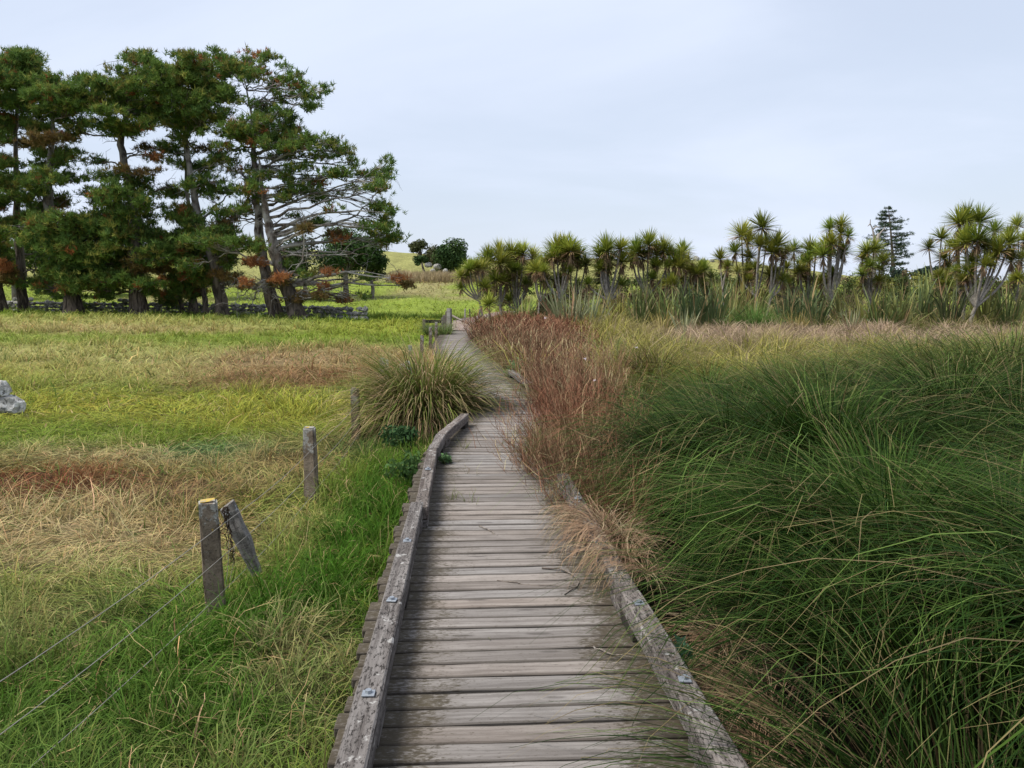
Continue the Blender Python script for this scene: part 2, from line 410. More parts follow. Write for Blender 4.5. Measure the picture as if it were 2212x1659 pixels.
def field_col(x, y):
    x = np.asarray(x, float); y = np.asarray(y, float)
    sc = np.clip(y / 9.0, .5, 3.0)
    dx = (fbm(x / sc * 1.3, y / sc * 1.3, 4) - .5) * 1.5 * sc * .7; dy = (fbm(x / sc * 1.3 + 50, y / sc * 1.3 + 9, 4) - .5) * 1.5 * sc * .7
    c = np.ones(x.shape + (3,)) * np.array(G_MID)
    for (px, py, rx, ry, col, s) in PATCH:
        q = ((x + dx - px) / rx) ** 2 + ((y + dy - py) / ry) ** 2
        w = (s * np.exp(-q * q * .7))[..., None]
        c = c * (1 - w) + np.array(col) * w
    far = sstep((y - 46) / 8)[..., None]
    n1 = fbm(x * .11, y * .11, 5)[..., None]; n2 = fbm(x * .5 + 9, y * .5, 4)[..., None]
    hill = np.array((.255, .325, .050)) * (1 - sstep((n1 - .45) / .2)) + np.array((.33, .295, .125)) * sstep((n1 - .45) / .2)
    hill = hill * (.75 + .5 * n2)
    up = sstep((y - 96) / 14)[..., None]
    hill = hill * (1 - up) + (np.array((.31, .305, .105)) * (.7 + .6 * n2)) * up
    c = c * (1 - far) + hill * far
    wx = walk_x(y)
    wet = sstep((x - wx - .5) / .5)[..., None] * (1 - sstep((y - 46) / 10))[..., None]
    return c * (1 - wet) + np.array((.055, .05, .025)) * wet

# ------------------------------------------------------------------ ground, dirt path
def axis(pos, neg, fine, n):
    t = np.linspace(0, 1, n)
    f = lambda m: np.sinh(t * math.asinh(m / fine)) * fine
    return np.concatenate([-f(neg)[:0:-1], f(pos)])
gx = axis(3000, 3000, 2.4, 140); gy = np.concatenate([np.linspace(-60, -2, 12, endpoint=False), -2 + axis(3200, 1, 3.2, 250)[249:]])
GX, GY = np.meshgrid(gx, gy)
GZ = terr(GX, GY)
nx, ny = len(gx), len(gy)
ii = (np.arange(ny - 1)[:, None] * nx + np.arange(nx - 1)[None])
GQ = np.stack([ii, ii + 1, ii + nx + 1, ii + nx], -1).reshape(-1, 4)
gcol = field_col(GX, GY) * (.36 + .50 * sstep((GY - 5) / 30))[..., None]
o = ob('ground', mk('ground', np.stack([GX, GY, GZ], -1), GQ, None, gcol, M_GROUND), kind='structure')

pl = np.array([(-2.28, 33.4), (-2.35, 36), (-2.5, 40), (-2.7, 44), (-2.2, 48), (-1.2, 52), (0.5, 58)])
py = np.linspace(33.3, 56, 60); px = np.interp(py, pl[:, 1], pl[:, 0])
off = np.linspace(-1, 1, 9)
PX = px[:, None] + off[None] * (.62 + .15 * (vnoise(py * .9, py * 0) - .5))[:, None]; PY = np.repeat(py[:, None], 9, 1)
PZ = terr(PX, PY) + .05 - .045 * np.abs(off[None]) ** 4 + .03 * (vnoise(PX * 4, PY * 4) - .5)
i2 = (np.arange(59)[:, None] * 9 + np.arange(8)[None]); PQ = np.stack([i2, i2 + 1, i2 + 10, i2 + 9], -1).reshape(-1, 4)
ob('dirt_path', mk('dirt_path', np.stack([PX, PY, PZ], -1), PQ, None, None, M_DIRT), kind='structure')

# ------------------------------------------------------------------ boardwalk
def box_mesh(name, lx, ly, lz, mat, bev=.004, seg=8, wob=.0, r=rng, zc=0.0):
    bm = bmesh.new()
    bmesh.ops.create_cube(bm, size=1.0)
    bmesh.ops.scale(bm, vec=(lx, ly, lz), verts=bm.verts)
    if seg > 1:
        long_e = [e for e in bm.edges if abs(e.verts[0].co.x - e.verts[1].co.x) > lx * .5]
        bmesh.ops.subdivide_edges(bm, edges=long_e, cuts=seg - 1, use_grid_fill=True)
    if bev: 
        sharp = [e for e in bm.edges if len(e.link_faces) == 2 and e.calc_face_angle(0) > 1.0]
        bmesh.ops.bevel(bm, geom=sharp, offset=bev, segments=1, affect='EDGES')
    if wob:
        ph = r.random(6) * 6.28
        for v in bm.verts:
            x = v.co.x
            v.co.y += wob * (math.sin(x * 7 / lx + ph[0]) * .6 + math.sin(x * 19 / lx + ph[1]) * .4) * (1 if v.co.y > 0 else -.8)
            v.co.z += wob * (math.sin(x * 5 / lx + ph[2]) * .8 + .4 * math.sin(x * 23 / lx + ph[3])) 
            v.co.y += wob * .5 * (r.random() - .5)
    for v in bm.verts: v.co.z += zc
    me = bpy.data.meshes.new(name); bm.to_mesh(me); bm.free(); me.materials.append(mat)
    return me
walk = thing('boardwalk', 'weathered timber boardwalk with low kerb rails winding through the wetland', 'boardwalk', (0, 0, -.37))
def on_walk(o, z=.37):
    o.parent = walk; o.location.z += z; return o
seg = np.linalg.norm(np.diff(WALK[:, ::1], axis=0), axis=1)
wl = smooth_line(np.column_stack([WALK, np.zeros(len(WALK))]), 900)
wd = np.concatenate([[0], np.cumsum(np.linalg.norm(np.diff(wl, axis=0), axis=1))])
plank_meshes = [box_mesh('plank', 1.36, w_, .04, M_PLANK, .005, 10, .0024) for w_ in (.100, .106, .103, .108, .101, .105, .104)]
s = 1.55; k = 0
while s < wd[-1] - .1:
    px_, py_ = np.interp(s, wd, wl[:, 0]), np.interp(s, wd, wl[:, 1])
    a = np.array([np.interp(s + .6, wd, wl[:, 0]) - np.interp(s - .6, wd, wl[:, 0]), np.interp(s + .6, wd, wl[:, 1]) - np.interp(s - .6, wd, wl[:, 1])])
    ang = math.atan2(a[1], a[0]) - math.pi / 2
    flip = math.pi if random.random() < .5 else 0
    p = ob('plank', plank_meshes[k % 7], loc=(px_ + random.uniform(-.022, .022), py_, -.02 + random.uniform(-.0025, .0025)),
           rot=(random.uniform(-.012, .012), random.uniform(-.003, .003), ang + flip + random.uniform(-.006, .006)))
    on_walk(p)
    s += .1145 + random.uniform(-.002, .005); k += 1
# bearers under the deck
for sx in (-.46, .46):
    pts = wl[::14].copy()
    tg = unit(np.gradient(pts, axis=0)); nrm = np.stack([tg[:, 1], -tg[:, 0], tg[:, 2]], -1)
    c = pts + nrm * sx
    V = np.stack([c + nrm * .025 + [0, 0, -.0425], c - nrm * .025 + [0, 0, -.0425], c - nrm * .025 + [0, 0, -.2], c + nrm * .025 + [0, 0, -.2]], 1).reshape(-1, 3)
    i = np.arange(len(c) - 1)[:, None] * 4; j = np.arange(4)[None]
    Q = np.stack([i + j, i + (j + 1) % 4, i + 4 + (j + 1) % 4, i + 4 + j], -1).reshape(-1, 4)
    on_walk(ob('bearer', mk('bearer', V, Q, mat=M_DARKWOOD, smooth=False)))
for q in np.arange(0, 34, 2.4):
    x_ = float(walk_x(q))
    for sx in (-.40, .40):
        on_walk(ob('pile', box_mesh('pile', .1, .1, .46, M_DARKWOOD, .004, 1), loc=(x_ + sx, q, -.285)))
# kerb rails: each a squared beam lying on packers, slightly sagged and split
def kerb(a, b, label=None, top=.150, w=.092, h=.094):
    a = np.array(a, float); b = np.array(b, float)
    L = float(np.linalg.norm(b - a)); ang = math.atan2(b[1] - a[1], b[0] - a[0])
    me = box_mesh('kerb_rail', L, w, h, M_KERB, .007, 14, .004)
    m = (a + b) / 2
    o = ob('kerb_rail', me, loc=(m[0], m[1], top - h / 2), rot=(random.uniform(-.02, .02), 0, ang))
    if label: o['label'] = label
    on_walk(o)
    n = max(2, int(L / 1.15) + 1)
    for i in range(n):
        f = (.12 + i * (L - .24) / (n - 1)) / L
        q = a + (b - a) * f
        on_walk(ob('kerb_packer', box_mesh('kerb_packer', .24, .088, top - h - .005, M_DARKWOOD if i % 2 else M_KERB, .003, 1), loc=(q[0], q[1], (top - h) / 2 - .0005), rot=(0, 0, ang)))
    return o
def K(u, v): return at(u, v, 1.0)
kerb((-.372, .1), (-.645, 5.12)); kerb((-.607, 5.03), (-.735, 7.02), top=.146); kerb((-.728, 7.03), (-.722, 7.72), top=.148); kerb((-.715, 7.74), (-.56, 9.08), top=.15)
kerb((.815, .1), (.565, 3.55)); kerb((.562, 3.57), (.40, 6.0), top=.147)
kerb((.30, 12.35), (-.04, 14.5), label='dark short kerb rail at the far bend'); 
# fixing plates with bolts
plate = box_mesh('bolt_plate', .045, .040, .006, M_METAL, .001, 1)
def bolt_mesh():
    bm = bmesh.new()
    bmesh.ops.create_cone(bm, cap_ends=True, segments=6, radius1=.013, radius2=.012, depth=.011)
    me = bpy.data.meshes.new('bolt'); bm.to_mesh(me); bm.free(); me.materials.append(M_METAL); return me
bolt = bolt_mesh()
for (x_, y_, rz) in ((-.505, 2.58, .05), (-.552, 3.42, -.1), (-.598, 4.28, .06), (-.676, 6.1, .1), (.630, 2.68, -.06), (.578, 3.38, .1), (.454, 5.2, .02), (-.448, 1.5, .0), (.714, 1.5, .0)):
    p = on_walk(ob('bolt_plate', plate, loc=(x_, y_, .1555), rot=(0, 0, rz)))
    b_ = ob('bolt', bolt, parent=p, loc=(0, 0, .0085))

# ------------------------------------------------------------------ ground cover (uncountable), every blade real geometry
def grass(x, y, z, L, a0, a1, w, k, col, r=rng, az=None, curl=1.2, root=.7, tip=1.15, clampz=True):
    """one ribbon per root point"""
    n = len(x); z = np.asarray(z)
    base = np.stack([x, y, z - .015], -1)
    az = r.random(n) * 6.283 if az is None else az
    P = arcs(n, base, az, L, a0, a1, np.full(n, curl), k)
    P = P + r.normal(0, .035, (n, k, 3)) * np.linspace(0, 1, k)[None, :, None] * L[:, None, None]
    if clampz: P[..., 2] = np.maximum(P[..., 2], (z + .006 + .02 * r.random(n))[:, None] * np.ones(k) - np.array([.03] + [0] * (k - 1)))
    W = (w * r.uniform(.6, 1.35, n))[:, None] * np.linspace(1, .14, k)[None] ** .75
    tw = az + np.pi / 2 + r.normal(0, .5, n)
    S = unit(np.stack([np.cos(tw), np.sin(tw), r.normal(0, .3, n)], -1))
    C = col[:, None] * np.linspace(root, tip, k)[None, :, None]
    return ribbons(P, W, S, C)
def stuff(name, parts, mat, label, category):
    V, Q, C = merge(parts)
    return ob(name, mk(name, V, Q, None, C, mat), label=label, category=category, kind='stuff')
def sample_left(y0, y1, dens, side=1.2):
    A = .5 * .68 * side * (y1 ** 2 - y0 ** 2) + 1.0 * (y1 - y0)
    n = int(A * dens)
    y = np.sqrt(rng.uniform(y0 * y0, y1 * y1, n)); x = -rng.random(n) * (.68 * side * y + 1.0)
    keep = x < walk_x(y) - .69 - .06 * rng.random(n)
    return x[keep], y[keep]
def lushness(x, y):
    wx = walk_x(y)
    f1 = np.clip(1.25 - np.abs(x - (wx - .95)) / .75, 0, 1) * (y < 11)
    f2 = sstep((5.2 - y + 1.6 * (fbm(x * 2, y * 2) - .5)) / 1.4) * sstep((x + 4.8) / 1.0)
    return np.maximum(f1, f2)
def jcol(x, y, jit, r=rng, gain=1.0, yellow=.1):
    n = len(x)
    c = field_col(x + r.normal(0, jit, n), y + r.normal(0, jit, n)) * r.uniform(.68, 1.3, (n, 1)) * gain
    h = r.random(n)[:, None]
    c = np.where((h < .06) & (y < 26)[:, None], np.array((.46, .36, .17)) * r.uniform(.6, 1.2, (n, 1)), c)
    c = np.where((h > .92) & (y < 26)[:, None], np.array((.10, .165, .03)) * r.uniform(.6, 1.3, (n, 1)), c)
    ye = (r.random(n) < yellow)[:, None]
    c = np.where(ye, c * np.array([1.4, 1.12, 1.25]), c)
    return np.clip(c * (1 + r.normal(0, .05, (n, 3))), .004, .9)
def tuft_roots(cx, cy, per, rad, r=rng):
    n = len(cx); a = r.random(n * per) * 6.283; q = np.repeat(rad, per) * np.sqrt(r.random(n * per))
    return np.repeat(cx, per) + q * np.cos(a), np.repeat(cy, per) + q * np.sin(a), a
# flattened grass
G = []
for y0, y1, de, w, k, s_ in ((1.3, 6, 1500, .0029, 3, 1.0), (6, 12, 620, .0048, 3, 1.1), (12, 20, 250, .0085, 3, 1.4)):
    x, y = sample_left(y0, y1, de); n = len(x)
    # combed by wind and stock: neighbouring blades share a direction
    az = fbm(x * 1.1, y * 1.1, 2) * 14 + rng.normal(0, .9, n)
    c = jcol(x, y, .24 if y1 < 13 else .45)
    red = (c[:, 0] > c[:, 1] * 1.6)
    L = rng.uniform(.08, .24, n) * s_ * np.where(red, .6, 1)
    G.append(grass(x, y, terr(x, y) + rng.random(n) * .05, L, np.radians(rng.uniform(42, 88, n)), np.radians(rng.uniform(78, 112, n)), w, k, c, az=az))
stuff('matted_grass', G, M_LEAF, 'flattened straw coloured and reddish grass lying in the paddock', 'grass')
# standing tufts of pasture
G = []
for y0, y1, de, per, w, k, s_ in ((3, 6, 26, 20, .0031, 4, .85), (6, 12, 22, 18, .0046, 3, .95), (12, 20, 16, 16, .0085, 3, 1.05), (20, 32, 6.5, 14, .014, 3, 1.2), (32, 50, 2.4, 12, .024, 3, 1.35)):
    cx, cy = sample_left(y0, y1, de)
    keep = rng.random(len(cx)) < np.clip(.4 + 2.2 * (fbm(cx * .8, cy * .8) - .42), .08, 1); cx, cy = cx[keep], cy[keep]
    hgt = .55 + 1.2 * sstep((fbm(cx * .9 + 40, cy * .9, 3) - .42) / .22)
    x, y, a = tuft_roots(cx, cy, per, np.full(len(cx), .11 * (1 if y1 < 13 else 1.7))); n = len(x)
    L = rng.uniform(.10, .27, n) * s_ * np.repeat(hgt, per)
    G.append(grass(x, y, terr(x, y), L, np.radians(rng.uniform(4, 45, n)), np.radians(rng.uniform(40, 115, n)), w, k, jcol(np.repeat(cx, per), np.repeat(cy, per), .05, gain=1.0), az=a + rng.normal(0, .7, n), root=.6, tip=1.2))
stuff('pasture_grass', G, M_LEAF, 'tussocky yellow green pasture grass across the left paddock', 'grass')
# lush verge
cx, cy = sample_left(1.3, 12, 80)
keep = rng.random(len(cx)) < lushness(cx, cy) * np.clip(.45 + 2.4 * (fbm(cx * 2.2, cy * 2.2) - .38), .15, 1); cx, cy = cx[keep], cy[keep]
per = 30
x, y, a = tuft_roots(cx, cy, per, rng.uniform(.05, .13, len(cx))); n = len(x)
hg = np.repeat(rng.uniform(.6, 1.2, len(cx)), per)
L = rng.uniform(.14, .40, n) * hg
c = jcol(np.repeat(cx, per), np.repeat(cy, per), .03, yellow=.12)
gm = np.repeat(np.where(rng.random(len(cx)) < .18, .6, 1.0), per)[:, None]
stuff('verge_grass', [grass(x, y, terr(x, y), L, np.radians(rng.uniform(2, 36, n)), np.radians(rng.uniform(35, 140, n)), .0036, 5, c * gm, az=a + rng.normal(0, .9, n), curl=1.5, root=.5, tip=1.25)], M_LEAF, 'long lush green grass between the fence and the boardwalk', 'grass')
# rough grass of the far paddock and hill
G = []
for y0, y1, de, xl in ((16, 30, 20, None), (30, 48, 13, None), (46, 75, 5.0, .46), (75, 118, 2.6, .40)):
    if xl is None: x, y = sample_left(y0, y1, de)
    else:
        n = int((y1 - y0) * (y1 + y0) * .5 * (.74 + xl) * de); y = np.sqrt(rng.uniform(y0 ** 2, y1 ** 2, n)); x = rng.uniform(-.74, xl, n) * y
    n = len(x); f = y1 / 40
    G.append(grass(x, y, terr(x, y), rng.uniform(.15, .42, n) * (.8 + .35 * f), np.radians(rng.uniform(10, 78, n)), np.radians(rng.uniform(60, 108, n)), .016 * (.6 + .8 * f), 3, jcol(x, y, .5, yellow=.05)))
stuff('hill_grass', G, M_LEAF, 'rough green and tan grass on the far paddock and hillside', 'grass')

# ------------------------------------------------------------------ wetland: sedge, dead red stems
SEDGE_W7 = np.array([.9, 1, 1, .95, .8, .55, .12])
def sedge(n, L, w, seed, col=((.050, .105, .030), (.12, .165, .055)), dead=.14, spread=46, r0=.16, k=7, droop=(95, 165), deadcol=(.36, .27, .15), tips=.4, bias=None, amin=2):
    r = np.random.default_rng(seed)
    rad = r0 * np.sqrt(r.random(n)); ph = r.random(n) * 6.283
    base = np.stack([rad * np.cos(ph), rad * np.sin(ph), np.zeros(n) - .03], -1)
    az = ph + r.normal(0, .6, n)
    if bias is not None: az = np.where(r.random(n) < bias[1], bias[0] + r.normal(0, .55, n), az)
    LL = r.uniform(L[0], L[1], n)
    a0 = np.radians(np.abs(r.normal(0, .5, n)) * spread * .8 + amin); a1 = np.radians(r.uniform(droop[0], droop[1], n) * (.35 + .65 * np.clip(a0 / math.radians(spread) + .25 + .4 * r.random(n), 0, 1)))
    P = arcs(n, base, az, LL, a0, a1, r.uniform(1.2, 2.4, n), k)
    P = P + r.normal(0, .012, (n, k, 3)) * np.linspace(0, 1, k)[None, :, None]
    prof = SEDGE_W7 if k == 7 else np.linspace(1, .15, k)
    W = (w * r.uniform(.55, 1.4, n))[:, None] * prof[None]
    tw = az + np.pi / 2 + r.normal(0, .35, n)
    S = unit(np.stack([np.cos(tw), np.sin(tw), r.normal(0, .25, n)], -1))
    f = r.random((n, 1)); c = np.array(col[0]) * (1 - f) + np.array(col[1]) * f
    c = c * r.uniform(.7, 1.35, (n, 1))
    dd = (r.random(n) < dead)[:, None]; c = np.where(dd, np.array(deadcol) * r.uniform(.5, 1.15, (n, 1)), c)
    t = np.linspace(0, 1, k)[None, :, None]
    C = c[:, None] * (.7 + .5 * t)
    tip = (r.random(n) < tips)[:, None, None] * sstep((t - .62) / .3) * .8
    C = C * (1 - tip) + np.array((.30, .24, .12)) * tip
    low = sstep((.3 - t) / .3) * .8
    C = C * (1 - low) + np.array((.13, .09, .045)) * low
    return ribbons(P, W, S, C)
def clumps(pts, fn, lean=None):
    """fn(i) -> (V, Q, C) at the origin; placed at pts[i]"""
    out = []
    for i, p in enumerate(pts):
        V, Q, C = fn(i)
        if lean is not None:
            V = V.copy(); h = np.maximum(V[:, 2], 0)[:, None]; V[:, :2] += lean[i] * h
        V = V + p; out.append((V, Q, C))
    return out
def red_clump(seed, n=28, H=(.5, 1.02), w=1.0, tw_=8, sc=1.0, hz=1.0, warm=1.0):
    r = np.random.default_rng(seed); parts = []
    ph = r.random(n) * 6.283; rad = .20 * np.sqrt(r.random(n))
    base = np.stack([rad * np.cos(ph), rad * np.sin(ph), np.full(n, -.02)], -1)
    az = ph + r.normal(0, .6, n); L = r.uniform(H[0], H[1], n)
    P = arcs(n, base, az, L, np.radians(r.uniform(2, 26, n)), np.radians(r.uniform(12, 58, n)), np.full(n, 1.3), 4)
    P += r.normal(0, .012, P.shape)
    def colr(m):
        f = r.random((m, 1)); q = np.array((.13, .058, .034)) * (1 - f) + np.array((.275, .155, .092)) * f
        g = (r.random((m, 1)) < .14); q = np.where(g, np.array((.36, .29, .16)), q)
        return q * r.uniform(.65, 1.25, (m, 1)) * np.array([1, 1 / warm, 1 / warm])
    S = unit(np.stack([np.cos(az + 1.57), np.sin(az + 1.57), r.normal(0, .3, n)], -1))
    parts.append(ribbons(P, np.full((n, 4), .0030 * w) * np.linspace(1.2, .5, 4)[None], S, np.repeat(colr(n)[:, None], 4, 1)))
    m = tw_; N2 = n * m
    ip = np.repeat(np.arange(n), m); t = r.uniform(.3, 1.0, N2) * 2.99; i0 = t.astype(int); f = (t - i0)[:, None]
    b = P[ip, i0] * (1 - f) + P[ip, np.minimum(i0 + 1, 3)] * f
    az2 = az[ip] + r.uniform(-2.4, 2.4, N2); L2 = r.uniform(.07, .26, N2)
    P2 = arcs(N2, b, az2, L2, np.radians(r.uniform(12, 60, N2)), np.radians(r.uniform(5, 85, N2)), np.full(N2, 1.), 3)
    P2 += r.normal(0, .010, P2.shape) * np.array([0, 1, 1])[None, :, None]
    S2 = unit(np.stack([np.cos(az2 + 1.57), np.sin(az2 + 1.57), r.normal(0, .5, N2)], -1))
    parts.append(ribbons(P2, np.full((N2, 3), .0023 * w) * np.linspace(1, .6, 3)[None], S2, np.repeat(colr(N2)[:, None], 3, 1)))
    V, Q, C = merge(parts)
    return V * np.array([sc, sc, sc * hz]), Q, C
RED_POLY = [(.42, 5.2), (.66, 4.95), (.86, 7.2), (1.10, 9.7), (1.40, 14), (1.85, 19), (2.3, 25), (2.2, 29.5), (-1.35, 31), (-1.05, 26), (-.75, 22), (-.35, 19), (-.02, 16.2), (.26, 14.9), (.68, 12.6), (.74, 9.5), (.50, 7.3)]
def in_poly(x, y, poly):
    ins = np.zeros(len(x), bool); n = len(poly)
    for i in range(n):
        x1, y1 = poly[i]; x2, y2 = poly[(i + 1) % n]
        cond = ((y1 > y) != (y2 > y)) & (x < (x2 - x1) * (y - y1) / (y2 - y1 + 1e-12) + x1); ins ^= cond
    return ins
x = rng.uniform(-1.6, 3.2, 9000); y = 5 + 27 * rng.random(9000) ** 1.5
wob = (fbm(x * 1.2, y * 1.2) - .5)
keep = in_poly(x + wob * .7, y + wob, RED_POLY); x, y = x[keep], y[keep]
dens = np.interp(y, [5, 9, 15, 30], [.95, .6, .33, .16]); keep = rng.random(len(x)) < dens * .42; x, y = x[keep], y[keep]
n = len(x)
sc = rng.uniform(.75, 1.15, n) * np.interp(y, [5, 12, 30], [.92, 1.05, 1.35])
edge = np.clip((x - (walk_x(y) + .55)) / .7, 0, 1)
hz = (.68 + .32 * edge) * np.interp(y, [5, 8, 14, 30], [1.25, 1.3, 1.0, .72]) * (.8 + .4 * fbm(x * .9, y * .9, 2))
lean = np.stack([-.22 * (1 - edge) + rng.normal(0, .15, n), rng.normal(0, .15, n)], -1)
ws = np.interp(y, [5, 10, 20, 30], [.85, 1.15, 2.0, 2.9])
wm = .92 + .26 * sstep((fbm(x * .5 + 3, y * .5, 2) - .45) / .15)
stuff('red_stems', clumps(np.stack([x, y, terr(x, y) + .04], -1), lambda i: red_clump(2000 + i, w=ws[i], sc=sc[i], hz=hz[i], warm=wm[i], n=36 if y[i] < 14 else 26), lean), M_DRY, 'thicket of dead reddish brown twiggy stems along the right of the boardwalk', 'dead stems')
# sedge: near, dark and dense in separate tussocks; mid; far, paler
def poisson(n, y0, y1, x1f, dmin):
    y = np.sqrt(rng.uniform(y0 * y0, y1 * y1, n)); x = walk_x(y) + 1.12 + rng.random(n) * (x1f * y + .6)
    keep = []
    for i in range(n):
        if in_poly(np.array([x[i] - .32]), np.array([y[i]]), RED_POLY)[0]: continue
        if all((x[i] - x[j]) ** 2 + (y[i] - y[j]) ** 2 > dmin * dmin for j in keep): keep.append(i)
    return x[keep], y[keep]
G = []
def mound(n, L, w, seed, dk, lt, dead=.1, k=7, r0=.26, hi=.12, brown=.0):
    """fountain tussock: blades rise, fan out and hang down all round"""
    r = np.random.default_rng(seed); ph = r.random(n) * 6.283; q = np.sqrt(r.random(n)); rad = r0 * q
    base = np.stack([rad * np.cos(ph), rad * np.sin(ph), np.full(n, -.04)], -1); az = ph + r.normal(0, .22, n) + .25 * np.sin(ph * 3 + seed)
    a0 = np.radians(3 + 50 * q * r.uniform(.45, 1.05, n)); a1 = np.radians((58 + 102 * q) * r.uniform(.8, 1.05, n))
    P = arcs(n, base, az, L[0] + (L[1] - L[0]) * (.25 + .75 * q) * r.uniform(.55, 1.05, n), a0, a1, r.uniform(1.1, 1.9, n), k); P = P + r.normal(0, .010, (n, k, 3)) * np.linspace(0, 1, k)[None, :, None]
    W = (w * r.uniform(.5, 1.4, n))[:, None] * (SEDGE_W7 if k == 7 else np.linspace(1, .15, k))[None]; tw = az + np.pi / 2 + r.normal(0, .3, n)
    S = unit(np.stack([np.cos(tw), np.sin(tw), r.normal(0, .2, n)], -1)); f = r.random((n, 1)) ** 1.5; c = (dk * (1 - f) + lt * f) * r.uniform(.7, 1.3, (n, 1))
    h = r.random(n)[:, None]; c = np.where(h < hi, np.array((.10, .155, .036)) * r.uniform(.6, 1.4, (n, 1)), c); c = np.where(h > 1 - dead, np.array((.20, .155, .08)) * r.uniform(.4, 1.15, (n, 1)), c)
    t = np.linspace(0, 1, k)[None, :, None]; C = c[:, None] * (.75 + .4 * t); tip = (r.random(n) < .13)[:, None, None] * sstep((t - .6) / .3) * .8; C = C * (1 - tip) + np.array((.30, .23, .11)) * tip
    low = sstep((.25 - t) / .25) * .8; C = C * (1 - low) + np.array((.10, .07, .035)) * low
    return ribbons(P, W, S, C)
x, y = poisson(900, .7, 6.8, .85, .64); n = len(x)
tall = np.clip((x - walk_x(y) - 1.1) / .9, 0, 1)
sc = rng.uniform(.84, 1.12, n) * (.72 + .34 * tall)
ped = (.10 + .50 * tall) * rng.uniform(.6, 1.25, n)
br = rng.uniform(.6, 1.5, n)
lean = np.stack([rng.normal(-.06, .10, n), rng.normal(-.05, .10, n)], -1)
dk = np.array((.011, .034, .005)); lt = np.array((.052, .096, .015))
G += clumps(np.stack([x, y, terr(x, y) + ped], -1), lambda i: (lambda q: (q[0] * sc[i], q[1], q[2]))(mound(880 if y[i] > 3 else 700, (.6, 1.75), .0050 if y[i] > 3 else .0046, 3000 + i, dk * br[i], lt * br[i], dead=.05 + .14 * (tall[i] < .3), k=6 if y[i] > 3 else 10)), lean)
x, y = poisson(1100, 6.8, 13, .74, .74); n = len(x)
tall = np.clip((x - walk_x(y) - 1.1) / 1.6, 0, 1)
sc = rng.uniform(.78, 1.15, n) * np.interp(x / y, [.1, .35, .6], [.88, 1.0, 1.10]); ped = (.05 + .42 * tall) * rng.uniform(.4, 1.3, n)
g = fbm(x * .6 + 8, y * .6, 3); yl = sstep((y - 7.6 - 6 * (g - .5)) / 3.6)
br = rng.uniform(.7, 1.35, n); br = np.where(rng.random(n) < .15, br * .55, br)
lean = rng.normal(0, .12, (n, 2))
dk2, lt2 = np.array((.14, .145, .028)), np.array((.33, .29, .075))
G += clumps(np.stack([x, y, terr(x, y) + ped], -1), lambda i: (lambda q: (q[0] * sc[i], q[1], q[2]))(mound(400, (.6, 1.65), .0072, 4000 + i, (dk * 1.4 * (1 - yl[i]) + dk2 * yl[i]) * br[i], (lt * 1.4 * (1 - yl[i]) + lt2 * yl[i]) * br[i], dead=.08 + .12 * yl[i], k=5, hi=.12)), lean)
for i, (x_, y_, s_, p_) in enumerate(((5.2, 8.8, 1.25, .62), (6.0, 9.3, 1.3, .7), (4.6, 9.7, 1.15, .5), (6.7, 8.7, 1.3, .75), (3.6, 8.6, 1.1, .5), (5.6, 10.6, 1.25, .6))):
    V, Q, C = mound(620, (.6, 1.7), .0072, 4900 + i, np.array((.035, .062, .014)), np.array((.13, .16, .04)), dead=.08, k=5); G.append((V * s_ + np.array([x_, y_, float(terr(x_, y_)) + p_]), Q, C))
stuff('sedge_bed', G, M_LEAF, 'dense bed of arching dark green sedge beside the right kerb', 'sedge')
G = []
y = np.sqrt(rng.uniform(12 ** 2, 31 ** 2, 500)); x = walk_x(y) + 1.0 + rng.random(500) * (.72 * y + 1)
keep = ~in_poly(x - .15, y, RED_POLY); x, y = x[keep], y[keep]; n = len(x)
sc = rng.uniform(.55, 1.15, n) * np.interp(y, [12, 18, 31], [1.15, 1.0, .9])
g = fbm(x * .25 + 2, y * .4, 3); straw = sstep((y - 18.5 + 16 * (g - .5)) / 4) * sstep((x - 3.5) / 3)
br = rng.uniform(.75, 1.25, n); gr = (rng.random(n) < .13) & (straw < .5)
def far_clump(i):
    a, b = (dk2, lt2); s_ = straw[i]
    if gr[i]: a, b = np.array((.07, .12, .03)), np.array((.15, .19, .06))
    a = a * (1 - s_) + np.array((.27, .185, .135)) * s_; b = b * (1 - s_) + np.array((.46, .35, .25)) * s_
    V, Q, C = sedge(115, (.7, 1.5), .0105 + .0004 * (y[i] - 12), 5000 + i, col=(a * br[i], b * br[i]), dead=.2, k=4, r0=.34, droop=(80, 150), deadcol=(.36, .28, .17))
    return V * np.array([1, 1, 1 - .30 * s_]) * sc[i], Q, C
stuff('far_sedge', clumps(np.stack([x, y, terr(x, y)], -1), far_clump), M_LEAF, 'pale yellow green and straw sedge flats in front of the flax', 'sedge')
